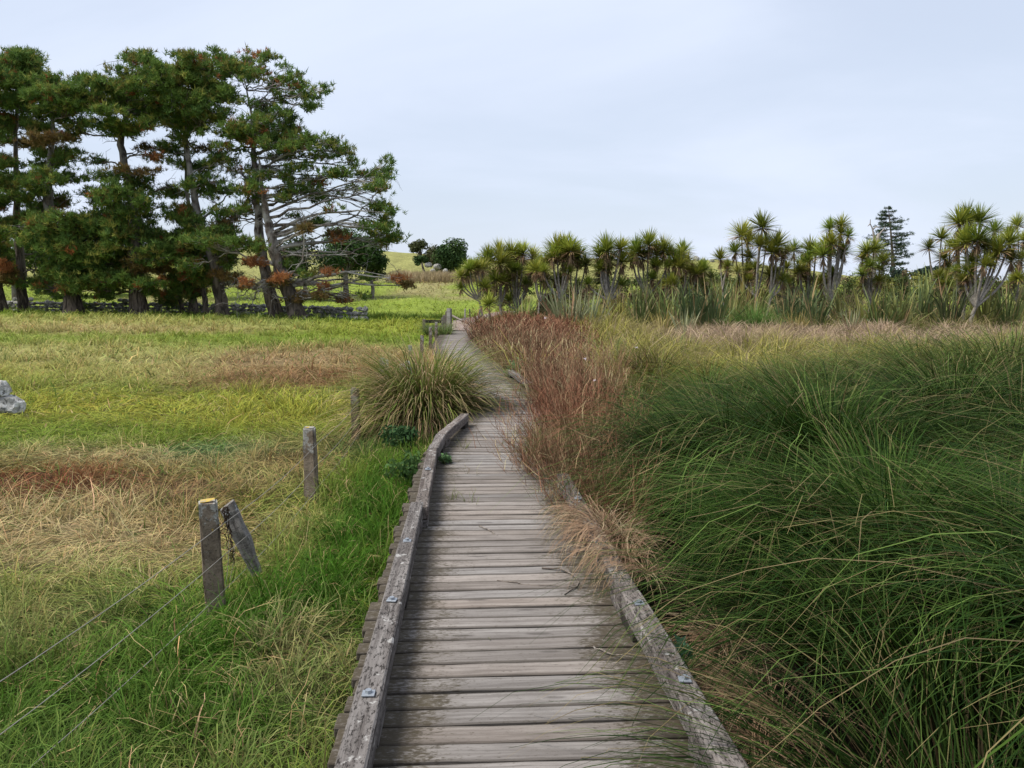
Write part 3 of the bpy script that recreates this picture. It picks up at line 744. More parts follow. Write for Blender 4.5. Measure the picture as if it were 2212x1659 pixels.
# brown thatch of dead sedge fallen over the kerb
tp = [(.56, 4.5, .36), (.62, 4.1, .36), (.52, 4.85, .34), (.68, 3.85, .28), (.58, 4.7, .36), (.66, 4.4, .38), (.94, 2.78, .28), (.99, 3.3, .38), (1.05, 3.0, .42), (1.12, 2.4, .42), (1.14, 2.0, .42), (1.05, 3.6, .45), (-1.15, 10.0, .5), (-.85, 9.95, .45), (-1.5, 10.2, .5)]
tp = np.array(tp)
stuff('dead_thatch', clumps(np.stack([tp[:, 0], tp[:, 1], np.where(np.abs(tp[:, 0]) < .72, .13, -.14)], -1), lambda i: (lambda q: (q[0] * tp[i, 2], q[1], q[2]))(sedge(190, (.45, 1.35), .0042, 6000 + i, col=((.17, .10, .062), (.31, .205, .13)), dead=.2, spread=40, amin=48, droop=(150, 185), r0=.16, deadcol=(.42, .33, .21), bias=(3.3 + rng.normal(0, .5), .5) if tp[i, 0] > 0 else None)), np.stack([np.where(tp[:, 0] > 0, -.25, 0), np.zeros(len(tp))], -1)), M_DRY,
      'brown dead sedge thatch flopping over the right kerb onto the deck', 'dead sedge')

# single tussocks that stand out
def tussock(name, label, x, y, n, L, w, seed, scale=1, col=((.085, .12, .025), (.22, .22, .07)), dead=.12, skirt=0, z=None, **kw):
    zz = float(terr(x, y)) if z is None else z
    t = thing(name, label, 'tussock', (x, y, zz))
    V, Q, C = sedge(n, L, w, seed, col=col, dead=dead, **kw)
    ob('leaves', mk('leaves', V * scale, Q, None, C, M_LEAF), t)
    if skirt:
        V, Q, C = sedge(skirt, (L[0] * .8, L[1] * .86), w, seed + 1, col=((.30, .18, .10), (.46, .33, .19)), dead=.3, spread=95, droop=(120, 178), r0=.25)
        ob('dead_skirt', mk('dead_skirt', V * scale, Q, None, C, M_DRY), t)
    return t
tussock('sedge_tussock', 'large olive green sedge tussock drooping over the left kerb', -1.18, 10.55, 2600, (.9, 1.75), .0048, 401, 1.08, col=((.05, .095, .016), (.19, .215, .05)), skirt=1900, r0=.32, spread=64, droop=(115, 172))
tussock('sedge_tussock', 'smooth bright green dome tussock in front of the dark flax', *at(1632, 690, 32)[:2], 1100, (.9, 1.9), .010, 405, 1.0, col=((.07, .15, .03), (.12, .22, .05)), dead=.02, r0=.6, spread=70, droop=(110, 160), k=5)
tussock('sedge_tussock', 'orange brown rank grass clump behind the drooping tussock', -2.0, 17.0, 900, (.6, 1.15), .005, 407, 1.0, col=((.26, .13, .045), (.33, .22, .07)), dead=.3, r0=.5, spread=45, k=5)
tussock('sedge_tussock', 'green weedy clump at the foot of the stile posts', -2.95, 30.5, 700, (.4, .95), .009, 409, 1.0, col=((.08, .14, .035), (.17, .22, .07)), dead=.05, r0=.55, spread=55, k=5)
tussock('sedge_tussock', 'small green grass clump leaning over the deck at the red stems', .28, 7.35, 260, (.25, .5), .004, 411, 1.0, col=((.09, .13, .035), (.2, .22, .07)), dead=.15, r0=.1, spread=75, z=-.05)
tussock('sedge_tussock', 'yellow green sedge clump between the far kerb rail and red stems', .15, 18.3, 800, (.6, 1.2), .006, 413, 1.0, col=((.20, .19, .05), (.33, .28, .10)), dead=.25, r0=.45, spread=60, k=5)

# ------------------------------------------------------------------ wire fence with concrete posts
def post_mesh(name, w0, w1, h, mat, seed, d0=None, below=.25):
    r = np.random.default_rng(seed)
    bm = bmesh.new(); bmesh.ops.create_cube(bm, size=1.0)
    d0 = d0 or w0
    for v in bm.verts:
        top = v.co.z > 0; s_ = w1 / w0 if top else 1
        v.co.x *= w0 * s_; v.co.y *= d0 * s_; v.co.z = h if top else -below
    bmesh.ops.subdivide_edges(bm, edges=[e for e in bm.edges if abs(e.verts[0].co.z - e.verts[1].co.z) > .1], cuts=9, use_grid_fill=True)
    bmesh.ops.bevel(bm, geom=[e for e in bm.edges if len(e.link_faces) == 2 and e.calc_face_angle(0) > 1.0], offset=.012, segments=2, affect='EDGES')
    for v in bm.verts:
        v.co.x += r.normal(0, .0018); v.co.y += r.normal(0, .0018)
        if v.co.z > h - .03: v.co.z += r.normal(0, .003)
    for f in bm.faces: f.smooth = False
    me = bpy.data.meshes.new(name); bm.to_mesh(me); bm.free(); me.materials.append(mat); return me
fence = thing('wire_fence', 'old wire fence on lichened concrete posts left of the boardwalk', 'fence', (-1.88, 4.5, float(terr(-1.88, 4.5))))
FP = [(-1.95, 1.75, .70), (-1.80, 4.52, .70), (-1.86, 7.02, .73), (-2.06, 10.1, .70), (-2.52, 14.9, .70), (-2.42, 18.2, .72), (-2.52, 21.5, .72), (-2.66, 25.2, .72), (-2.75, 28.0, .72)]
f0 = np.array(fence.location)
PM = [post_mesh('post', .122, .104, .705, M_POST, 500 + i, .115) for i in range(3)]
FT = []
for i, (x_, y_, h_) in enumerate(FP):
    z_ = float(terr(x_, y_)); 
    base = np.array([x_, y_, z_])
    o = ob('post', PM[i % 3], fence, loc=base - f0, rot=(random.uniform(-.02, .02), random.uniform(-.025, .025) + (-.03 if i == 1 else .01), random.uniform(.0, .08) + .38 * (i == 1)), scl=(1 if i < 4 else .9,) * 2 + (1.0,))
    if i == 1: o['label'] = 'thick lichen covered post nearest the camera in view'
    FT.append(base)
def wire(pts, r_=.0019):
    V, Q = tube(np.array(pts) - f0, np.full(len(pts), r_), 5)
    ob('wire', mk('wire', V, Q, mat=M_WIRE), fence)
for hz_ in (.56, .37, .16):
    pts = []
    for a, b in zip(FT[:-1], FT[1:]):
        for t in np.linspace(0, 1, 9)[:-1]:
            p = a * (1 - t) + b * t + [.075, 0, hz_ - .035 * math.sin(math.pi * t)]
            pts.append(p)
    pts.append(FT[-1] + [.075, 0, hz_])
    wire(pts)
# broken timber post hanging in the wires
def broken():
    r = np.random.default_rng(77)
    bm = bmesh.new(); bmesh.ops.create_cube(bm, size=1.0)
    for v in bm.verts: v.co.x *= .10; v.co.y *= .065; v.co.z *= .66
    bmesh.ops.subdivide_edges(bm, edges=[e for e in bm.edges if abs(e.verts[0].co.z - e.verts[1].co.z) > .1], cuts=9, use_grid_fill=True)
    bmesh.ops.bevel(bm, geom=[e for e in bm.edges if len(e.link_faces) == 2 and e.calc_face_angle(0) > 1.0], offset=.008, segments=1, affect='EDGES')
    for v in bm.verts:
        t = (v.co.z + .33) / .66
        if t < .5: v.co.x = v.co.x * (.55 + .9 * t) - .012 * (1 - 2 * t)
        v.co.x += r.normal(0, .003); v.co.y += r.normal(0, .003)
        if t > .97: v.co.z += .02 * (v.co.x / .05)
    me = bpy.data.meshes.new('broken_post'); bm.to_mesh(me); bm.free(); me.materials.append(M_BROKEN); return me
M_BROKEN = wood_mat('broken_post_timber', (.12, .10, .085), (.26, .23, .20), (.02, .018, .016), lichen=(.55, .56, .55), grain=(30, 30, 2.0), spots=.6)
bp = thing('broken_post', 'short broken timber post leaning in the wires behind the thick post', 'post', tuple(at(562, 1245, 4.95)))
c0 = at(493, 1090, 4.95); c1 = at(556, 1240, 4.95); cc = (c0 + c1) / 2 - np.array(bp.location)
o = ob('post_body', broken(), bp, loc=cc, rot=(.05, math.atan2(c0[0] - c1[0], c0[2] - c1[2]), .1))
Ls = np.linalg.norm(c1 - c0); o.scale = (1, 1, Ls / .64)
# tie wires and dry vine beside it
tie = []
for a, b in (((492, 1130), (475, 1400)), ((506, 1180), (470, 1350))):
    p = at(*a, 4.9); q = at(*b, 4.75); pts = [p * (1 - t_) + q * t_ + [.02 * math.sin(t_ * 5), 0, 0] for t_ in np.linspace(0, 1, 8)]
    V, Q = tube(np.array(pts) - np.array(bp.location), np.full(8, .0016), 5); ob('tie_wire', mk('tie_wire', V, Q, mat=M_WIRE), bp)
def curly(pts, r0, r1, n=24, amp=.012, seed=1):
    r = np.random.default_rng(seed); L = smooth_line(pts, n); L[1:] += r.normal(0, amp, (n - 1, 3)); return tube(L, np.linspace(r0, r1, n), 5)
vt = thing('dry_vine', 'tangled dry dark vine hanging beside the broken post', 'vine', tuple(at(500, 1200, 4.85)))
v0 = np.array(vt.location); P_ = []
for i in range(5):
    V, Q = curly([at(484 + 2 * i, 1095, 4.85) - v0, at(490 + random.uniform(-8, 8), 1140, 4.86) - v0, at(497 + random.uniform(-6, 6), 1180, 4.84) - v0, at(502 + random.uniform(-6, 6), 1222, 4.86) - v0], .004, .002, 26, .009, 60 + i)
    P_.append((V, Q, np.tile([.06, .042, .03], (len(V), 1))))
V, Q, C = merge(P_); ob('tangle', mk('tangle', V, Q, None, C, M_DRY), vt)

# pale boards and a white post behind the tussock
wp = thing('white_post', 'thin whitewashed post left of the drooping tussock', 'post', (-2.32, 14.2, float(terr(-2.32, 14.2))))
ob('post_body', post_mesh('post_body', .055, .05, .74, M_PALE, 520), wp, rot=(0, .03, .2))
bb = thing('board_panel', 'weathered pale boards propped behind the white post', 'boards', (-2.1, 14.6, float(terr(-2.1, 14.6))))
for i in range(3):
    ob('board', post_mesh('board', .11, .11, .62 + .05 * (i % 2), M_PALE, 530 + i, .02), bb, loc=(i * .115, .01 * i, 0), rot=(.1, random.uniform(-.05, .05), 0))

# ------------------------------------------------------------------ stile, gate posts, far stakes
def post_thing(name, label, u, vt_, Y, w, mat, zb=None, lean=0.0, seed=1, h=None):
    p = at(u, vt_, Y); z0 = float(terr(p[0], Y)) if zb is None else zb
    t = thing(name, label, 'post', (p[0], Y, z0))
    ob('post_body', post_mesh('post_body', w, w * .92, (h or p[2] - z0), mat, seed), t, rot=(0, lean, random.uniform(-.3, .3)))
    return t
rf = at(937, 700, 32.5); zr = float(terr(rf[0], 32.5))
rail = thing('rail_fence', 'short two rail timber fence left of the gate posts', 'fence', (rf[0], 32.5, zr))
xa = at(916, 690, 32.5)[0] - rf[0]; xb = at(957, 690, 32.5)[0] - rf[0]
zt = at(937, 691, 32.5)[2] - zr
ob('post', post_mesh('post', .13, .12, zt + .03, M_RAIL, 541), rail, loc=(xa, 0, 0)); ob('post', post_mesh('post', .15, .14, zt + .10, M_RAIL, 542), rail, loc=(xb, 0, 0))
for dz in (.07, .29):
    ob('rail', box_mesh('rail', xb - xa - .12, .05, .13 if dz < .2 else .10, M_DARKWOOD if dz < .2 else M_RAIL, .006, 4, .004), rail, loc=((xa + xb) / 2, 0, zt - dz))
post_thing('gate_post', 'tall pale split timber gate post at the end of the walk', 969, 666, 33.2, .17, M_PALE, seed=551)
post_thing('gate_post', 'dark timber gate post just right of the pale one', 973.5, 666, 33.6, .10, M_RAIL, seed=552)
post_thing('gate_post', 'grey gate post just left of the pale split one', 964.5, 672, 33.5, .14, M_RAIL, seed=553, lean=.02)
post_thing('gate_post', 'short crooked post at the right end of the two rail fence', 961, 681, 32.2, .12, M_RAIL, seed=554, lean=-.04)
st_ = thing('timber_stay', 'fallen timber stay slanting down to the dirt path', 'timber', tuple(at(988, 690, 34.5)))
L0 = at(977, 682, 34.5); L1 = at(1000, 694, 34.0)
V, Q = tube(np.array([L0, (L0 + L1) / 2, L1]) - np.array(st_.location), [.05, .05, .045], 6); ob('beam', mk('beam', V, Q, mat=M_RAIL), st_)
for i, (u, v, ln, lb) in enumerate(((1004, 667, .02, 'pale thin stake left of three beyond the dirt path'), (1016, 667, -.05, 'dark thin stake in the middle of three beyond the dirt path'), (1032, 668, .16, 'leaning stake right of three beyond the dirt path'))):
    post_thing('stake', lb, u, v, 40, .075, M_RAIL if i else M_PALE, seed=560 + i, lean=ln)
for i, (u, vt_, Y, lb) in enumerate(((737, 688, 44, 'fence post standing in front of the tumbled wall end'), (752, 681, 47, 'dark fence post just behind the tumbled wall end'), (799, 690, 42, 'grey fence post at the right end of the stone wall'), (850, 690, 41, 'lone fence post between stone wall and rail fence'),
                                     (528, 668, 49, 'dark post between the pine trunks on the slope'), (138, 665, 50, 'small post behind the wall between left pines'), (254, 656, 50, 'small post on the slope left of the third big trunk'), (347, 661, 50, 'small post behind the thin pine stems'))):
    p = at(u, vt_, Y); post_thing('fence_post', lb, u, vt_, Y, .16 if i < 4 else .18, M_RAIL, zb=min(float(terr(p[0], Y)), p[2] - .55), seed=570 + i)

# ------------------------------------------------------------------ stones
def rock_mesh(name, seed, mat, sub=2, sx=1, sy=1, sz=1, rough=.28):
    r = np.random.default_rng(seed)
    bm = bmesh.new(); bmesh.ops.create_icosphere(bm, subdivisions=sub, radius=.5)
    ns = [unit(r.normal(0, 1, 3)) for _ in range(9)]; ds = r.uniform(.28, .46, 9)
    for v in bm.verts:
        c = np.array(v.co)
        for nn, dd in zip(ns, ds):
            q = c @ nn
            if q > dd: c = c - nn * (q - dd) * .9
        c = c * (1 + r.normal(0, rough * .12))
        v.co = c * np.array([sx, sy, sz])
    for f in bm.faces: f.smooth = False
    me = bpy.data.meshes.new(name); bm.to_mesh(me); bm.free(); me.materials.append(mat); return me
SM = [rock_mesh('stone', 600 + i, M_STONE, 1 if i < 9 else 2, random.uniform(.9, 1.4), random.uniform(.8, 1.1), random.uniform(.6, .95)) for i in range(12)]
wall_line = smooth_line([(-36, 50, 0), (-26, 49, 0), (-17, 48.2, 0), (-12.5, 46.5, 0), (-9.6, 44.6, 0), (-8.0, 43, 0)], 200)
wall = thing('stone_wall', 'low tumbled dry stone wall running behind the pine trunks', 'wall', tuple(wall_line[100][:2]) + (float(terr(*wall_line[100][:2])),))
w0 = np.array(wall.location)
cand = []
wlen = np.concatenate([[0], np.cumsum(np.linalg.norm(np.diff(wall_line, axis=0), axis=1))])
s = 0
while s < wlen[-1]:
    px_, py_ = np.interp(s, wlen, wall_line[:, 0]), np.interp(s, wlen, wall_line[:, 1])
    hgt = .62 + .3 * (fbm(np.array(s * .6), np.array(2.0)) - .5)
    if s > wlen[-1] - 2.5: hgt *= .85
    z = 0
    while z < hgt:
        for row in (0, 1):
            sz = random.uniform(.24, .46)
            cand.append((px_ + random.uniform(-.12, .12), py_ - .22 + row * .35 + random.uniform(-.08, .08) + z * .12 * (1 if row == 0 else -1), z + .09 + random.uniform(-.04, .04), sz, row))
        z += .23
    if random.random() < .35: cand.append((px_ + random.uniform(-.2, .2), py_ - random.uniform(.5, .8), .08, random.uniform(.2, .4), 0))
    s += .30
front = [c for c in cand if c[4] == 0]; front.sort(key=lambda c: c[1] - c[2] * .4)
# the stones that show largest: front face and top, nearest first
single = front[:300]; keepset = set(single); rest = [c for c in cand if c not in keepset]
for (x_, y_, z_, sz, _) in single:
    ob('stone', random.choice(SM), wall, loc=(x_ - w0[0], y_ - w0[1], float(terr(x_, y_)) + z_ - w0[2]), rot=(random.uniform(-.4, .4), random.uniform(-.4, .4), random.uniform(0, 6.3)), scl=(sz,) * 3)
bmv, bmt, off_ = [], [], 0
for (x_, y_, z_, sz, _) in rest:
    me = random.choice(SM[:9]); n_ = len(me.vertices); co = np.empty(n_ * 3); me.vertices.foreach_get('co', co); co = co.reshape(-1, 3)
    a = random.uniform(0, 6.3); Rm = np.array([[math.cos(a), -math.sin(a), 0], [math.sin(a), math.cos(a), 0], [0, 0, 1]])
    bmv.append(co @ Rm.T * sz + np.array([x_, y_, float(terr(x_, y_)) + z_]) - w0)
    tr = np.array([list(p.vertices) for p in me.polygons]); bmt.append(tr + off_); off_ += n_
ob('wall_core', mk('wall_core', np.concatenate(bmv), None, np.concatenate(bmt), None, M_STONE, smooth=False), wall, kind='stuff')
# two pale boulders at the left edge
bz0 = float(terr(-8.05, 12.3))
lo_ = thing('boulder', 'lower pale lichened boulder at the left edge of the paddock', 'boulder', (-8.13, 12.3, bz0))
ob('rock', rock_mesh('rock', 641, M_BOULDER, 3, .56, .46, .40, .4), lo_, loc=(0, 0, .14), rot=(.1, .1, .5))
hi_ = thing('boulder', 'upper pale lichened boulder sitting on the lower one', 'boulder', (-8.22, 12.28, bz0 + .28))
ob('rock', rock_mesh('rock', 642, M_BOULDER, 3, .37, .36, .32, .4), hi_, loc=(0, 0, .155), rot=(.1, -.1, 1.2))
HR = [(925, 562, 118, 3.0, 1.6), (945, 566, 117, 3.2, 1.7), (962, 578, 114, 2.2, 1.8), (935, 574, 115, 2.0, 1.2), (990, 583, 118, 2.5, 1.0), (1503, 556, 150, 4.2, 2.6), (1520, 558, 150, 3.0, 1.6), (1488, 560, 150, 2.6, 1.2), (1538, 562, 148, 2.6, 1.4), (1560, 566, 146, 2.2, 1.0), (1580, 575, 140, 2.5, 1.2)]
names_ = ['pale outcrop rock left of the round tree on the hill', 'large pale outcrop rock under the windswept tree', 'leaning pale rock right of the hill outcrop', 'small pale rock below the hill outcrop', 'flat rock right of the round hill tree', 'dark rock lump on the crest behind the cabbage trees', 'smaller dark rock right of the crest lump', 'low dark rock left of the crest lump', 'dark crest rock nearest the tall cabbage trees', 'low pale rock on the slope by the tall cabbage trees', 'lowest pale rock on the slope by the tall cabbage trees']
for i, (u, v, Y, sx, sz) in enumerate(HR):
    p = at(u, v, Y); z0 = float(terr(p[0], Y))
    t = thing('outcrop_rock', names_[i], 'rock', (p[0], Y, z0), 'rocks on the hill')
    ob('rock', rock_mesh('rock', 650 + i, M_STONE, 2, sx * .42, sx * .4, sz * .65), t, loc=(0, 0, max(p[2] - z0 - .7, .15)), rot=(.2, .1, i))

# ------------------------------------------------------------------ pines
def limb(a, b, sag, n=9, r=rng):
    a = np.asarray(a); b = np.asarray(b); t = np.linspace(0, 1, n)[:, None]
    P = a * (1 - t) + b * t; L = np.linalg.norm(b - a)
    P[:, 2] += sag * L * np.sin(np.pi * t[:, 0]) 
    P[1:-1] += r.normal(0, .025 * L / 3 + .03, (n - 2, 3))
    return P
def needles(pos, axis, size, col, r, per=15):
    m = len(pos)
    d = unit(r.normal(0, 1, (m, per, 3)) * .75 + axis[:, None] * .75 + np.array([0, 0, .25]))
    L = size[:, None] * r.uniform(.65, 1.2, (m, per))
    b = pos[:, None] + r.normal(0, .05, (m, per, 3)) * (size[:, None, None] / .3)
    sd = unit(np.cross(d, r.normal(0, 1, (m, per, 3)))) * (size[:, None, None] * .095)
    V = np.stack([b - sd, b + sd, b + d * L[..., None]], 2).reshape(-1, 3)
    T = np.arange(m * per * 3).reshape(-1, 3)
    c = np.repeat((col[:, None] * r.uniform(.75, 1.25, (m, per, 1))).reshape(-1, 3), 3, 0)
    return V, T, c
PGREEN = (np.array((.050, .108, .030)), np.array((.175, .255, .050)), np.array((.26, .27, .062)))
def pine(label, Y, trunk, r0, pads, seed, bare=(), dens=1.0, depth=2.6, pale=.3, tint=1.0):
    r = np.random.default_rng(seed)
    T = np.array([at(u, v, Y) for u, v in trunk])
    z0 = float(terr(T[0, 0], Y)); T[0, 2] = z0
    root = thing('pine_tree', label, 'pine tree', tuple(T[0]), 'row of old pines along the stone wall')
    TL = smooth_line(T, 26); TL[2:] += r.normal(0, .03, (24, 3))
    rad = r0 * .92 * (np.linspace(1, .10, 26) ** 1.05); rad[0] *= 1.35; rad[1] *= 1.1
    TL[0, 2] -= .3
    V, Q = tube(TL, rad, 11, .10, r)
    wz = np.clip((V[:, 2] - z0 - 1.8) / 4, .05, 1) * pale * 1.3
    ob('trunk', mk('trunk', V - T[0], Q, None, np.clip(np.stack([wz] * 3, -1), 0, 1), M_BARK), root)
    wood, nd = [], []
    def addw(P, ra, rb, n=6, p=.7):
        V, Q = tube(P, np.linspace(ra, rb, len(P)), n, .06, r); wood.append((V, Q, np.full((len(V), 3), min(1, pale * 1.6 * r.uniform(.4, 1.3)))))
    def tfrom(p):
        dxy = abs(p[0] - np.interp(p[2], TL[:, 2], TL[:, 0])); zt = p[2] - r.uniform(-.12, .34) * dxy - .15
        zt = min(max(zt, z0 + 1.2), TL[-1, 2]); return np.array([np.interp(zt, TL[:, 2], TL[:, k]) for k in range(3)]), max(.035, np.interp(zt, TL[:, 2], rad) * .42)
    px_m = Y / 1671.0
    full = []
    for pd in pads:
        full.append(pd)
        if len(pd) == 4:
            for _ in range(2):
                full.append((pd[0] + r.normal(0, pd[2] * .75), pd[1] + r.normal(0, pd[3] * 1.2 + 6), pd[2] * r.uniform(.3, .6), pd[3] * r.uniform(.8, 1.6), 'm'))
        elif pd[4] == 'r':
            full.append((pd[0] + r.normal(0, 8), pd[1] + r.normal(0, 8), pd[2] * .8, pd[3] * .9, 'b'))
    for pd in full:
        u, v, ru, rv = pd[:4]; kind = pd[4] if len(pd) > 4 else 'g'
        dy = r.uniform(-1, 1) * depth
        c = at(u, v, Y + dy)
        if kind == 'm': a, ra = lastL[r.integers(4, 8)], .03
        else: a, ra = tfrom(c)
        rx, rz = ru * px_m * 1.18, rv * px_m * 1.0
        L = limb(a, c + np.array([0, 0, -rz * .5]), r.uniform(-.04, .10), 9, r)
        ra = min(ra, .028 + .014 * np.linalg.norm(c - a)); addw(L, ra, .018, 4 if kind == 'm' else 6)
        if kind != 'm': lastL = L
        ns = int((5 + ru * rv * .058) * dens * (.6 if kind in 'rs' else 1) * ((.66 if u > 320 else .9) if 300 < v < 475 else 1))
        q = r.normal(0, 1, (ns, 3)); q = unit(q) * (r.random((ns, 1)) ** .40)
        ends = c + q * np.array([rx, max(rx * .75, .6), rz])
        for e in ends:
            s0 = L[r.integers(4, 9)]
            if np.linalg.norm(e - s0) > 1.6: s0 = e + (s0 - e) * (1.6 / np.linalg.norm(e - s0)) if r.random() < .0 else s0
            B = limb(s0, e, r.uniform(-.05, .08), 4, r); addw(B, .020, .008, 3)
            m = int(r.integers(4, 8))
            pos = e + r.normal(0, 1, (m, 3)) * np.array([.20, .20, .09]) - (e - s0)[None] * r.random((m, 1)) * .18
            ax = unit(unit(e - s0)[None] * .6 + r.normal(0, .35, (m, 3)) + np.array([0, 0, .55]))
            f = r.random((m, 1))
            if kind == 'r': cc = np.array((.27, .105, .045)) * (1 - f) + np.array((.44, .20, .08)) * f
            elif kind == 'b': cc = np.array((.12, .105, .035)) * (1 - f) + np.array((.23, .14, .055)) * f
            else:
                f = .5 * f + .5 * r.random(); cc = PGREEN[0] * (1 - f) + PGREEN[1] * f; g = r.random((m, 1)) < .14; cc = np.where(g, PGREEN[2], cc)
                h = r.random()
                if h < .03: cc = np.array((.30, .12, .045)) * (.7 + .6 * f)
                elif h < .12: cc = np.array((.17, .16, .04)) * (.7 + .6 * f)
            nd.append(needles(pos, ax, r.uniform(.20, .33, m), cc * tint, r, 11))
        # a few bare dead twigs under each pad
        for _ in range(0 if kind == 'm' else 3):
            s0 = L[r.integers(2, 8)]; e = s0 + r.normal(0, 1, 3) * np.array([.8, .6, .35]); addw(limb(s0, e, .1, 5, r), .016, .005, 4)
    wood.append((lambda q: (q[0], q[1], np.full((len(q[0]), 3), .3)))(tube(TL, rad * .5, 5)))
    for br in bare:
        pts = [at(u, v, Y + (br[1] if k else 0)) for k, (u, v) in enumerate(br[0])]
        pts[0] = TL[np.argmin(np.abs(TL[:, 2] - pts[0][2]))]
        L = smooth_line(pts, 16); L[1:-1] += r.normal(0, .05, (14, 3)); addw(L, br[2], .015, 7)
        for _ in range(int(br[3])):
            s0 = L[r.integers(5, 16)]; e = s0 + r.normal(0, 1, 3) * np.array([.75, .6, .55]); B = limb(s0, e, .1, 6, r); addw(B, .02, .006, 4)
            for _ in range(3):
                s1 = B[r.integers(2, 6)]; addw(limb(s1, s1 + r.normal(0, .3, 3), .1, 4, r), .009, .004, 3)
    V, Q, C = merge(wood); ob('branches', mk('branches', V - T[0], Q, None, C, M_BARK), root)
    V, Q, C = merge(nd); ob('needles', mk('needles', V - T[0], None, Q, C, M_NEEDLE, smooth=False), root)
    return root
pine('dark pine cut off by the left edge of the picture', 47, [(4, 676), (-6, 600), (-14, 480), (-20, 330), (-24, 200)], .36,
     [(0, 485, 42, 16), (10, 600, 32, 16, 'b'), (-20, 560, 40, 16), (-6, 535, 28, 14), (-30, 430, 45, 16), (-10, 345, 35, 13), (-30, 290, 45, 15), (-20, 220, 50, 18), (-30, 160, 45, 18), (-25, 500, 45, 18), (12, 575, 22, 12, 'r')], 701)
pine('slender straight pine, first full trunk from the left', 48, [(53, 678), (46, 600), (38, 470), (34, 360), (36, 240), (38, 130)], .34,
     [(30, 130, 42, 18), (72, 122, 18, 13), (40, 116, 25, 8), (18, 165, 48, 20), (60, 178, 40, 16), (15, 215, 45, 16), (72, 235, 36, 9, 'b'), (22, 262, 30, 9), (10, 300, 30, 10), (60, 312, 42, 10, 'b'), (22, 385, 38, 10), (62, 388, 36, 9), (28, 425, 40, 9), (10, 350, 24, 6, 'r'), (88, 275, 28, 8), (60, 205, 35, 12)], 702,
     bare=[([(48, 560), (100, 545), (130, 562)], 1.0, .07, 6), ([(44, 600), (80, 580), (122, 573)], -1.0, .06, 6)], depth=2.2)
pine('leaning dark pine, second full trunk from the left', 46, [(161, 684), (152, 630), (136, 560), (112, 490), (104, 400), (112, 300), (118, 200)], .56,
     [(108, 172, 30, 11), (134, 196, 42, 13), (98, 205, 36, 14), (152, 226, 42, 13), (110, 240, 32, 10), (172, 266, 28, 8), (98, 300, 52, 11, 'b'), (140, 330, 50, 10), (100, 358, 46, 9), (142, 386, 54, 10), (85, 455, 36, 18), (112, 440, 32, 10, 'b'), (152, 500, 46, 24), (128, 558, 40, 22), (112, 606, 40, 12), (185, 545, 40, 20), (150, 640, 30, 8), (85, 500, 40, 16), (175, 600, 40, 14), (60, 470, 40, 12), (70, 610, 35, 10, 's')], 703, depth=2.8)
pine('tall pine with the highest top, third thick trunk from the left', 45.5, [(303, 688), (296, 620), (291, 520), (286, 440), (268, 345), (262, 300), (280, 220), (288, 135)], .54,
     [(287, 130, 24, 12), (284, 156, 34, 12), (200, 174, 30, 9), (226, 186, 46, 11), (290, 190, 42, 15), (188, 206, 36, 12), (262, 216, 56, 15), (302, 236, 56, 18), (230, 240, 36, 11), (322, 252, 36, 15), (168, 282, 28, 7), (246, 268, 50, 12), (290, 276, 32, 9), (340, 216, 26, 15), (240, 378, 46, 10), (302, 366, 38, 8, 'b'), (258, 418, 60, 10), (300, 444, 46, 18), (248, 466, 60, 20), (208, 502, 58, 24), (292, 506, 56, 18), (220, 562, 60, 24), (182, 612, 46, 13), (252, 602, 60, 17), (322, 612, 30, 13), (332, 548, 34, 28), (270, 545, 50, 25), (210, 620, 34, 9), (265, 500, 50, 20), (315, 575, 40, 18, 'b'), (165, 475, 35, 12), (205, 350, 30, 8, 's'), (330, 335, 24, 6, 'r')], 704, depth=3.0, dens=.8,
     bare=[([(288, 450), (330, 415), (372, 402), (395, 405)], .5, .09, 8), ([(265, 330), (240, 290), (215, 285)], .3, .06, 5)])
pine('thin young pine stem left of the cluster of thin stems', 47.5, [(396, 692), (390, 640), (388, 590), (385, 530)], .17, [(378, 602, 30, 18), (362, 640, 26, 9), (395, 560, 36, 16, 'b'), (398, 622, 22, 7, 'r'), (350, 575, 26, 14)], 705, depth=1.6)
pine('straight pine stem in the middle of the thin cluster', 47, [(421, 694), (415, 630), (410, 540), (406, 440), (400, 350), (402, 270)], .28, [(402, 356, 44, 8), (366, 420, 38, 9), (374, 326, 38, 8), (395, 472, 44, 14), (432, 532, 42, 16), (404, 512, 38, 14), (408, 600, 30, 10, 'r'), (430, 592, 26, 10)], 706, depth=2.0, pale=.5)
pine('short pine stem right of the thin cluster', 46.5, [(448, 694), (442, 650), (436, 600), (440, 540)], .22, [(452, 560, 28, 14), (440, 520, 46, 16), (470, 540, 34, 14, 'b'), (425, 630, 20, 7, 'r'), (455, 610, 22, 8)], 707, depth=1.6)
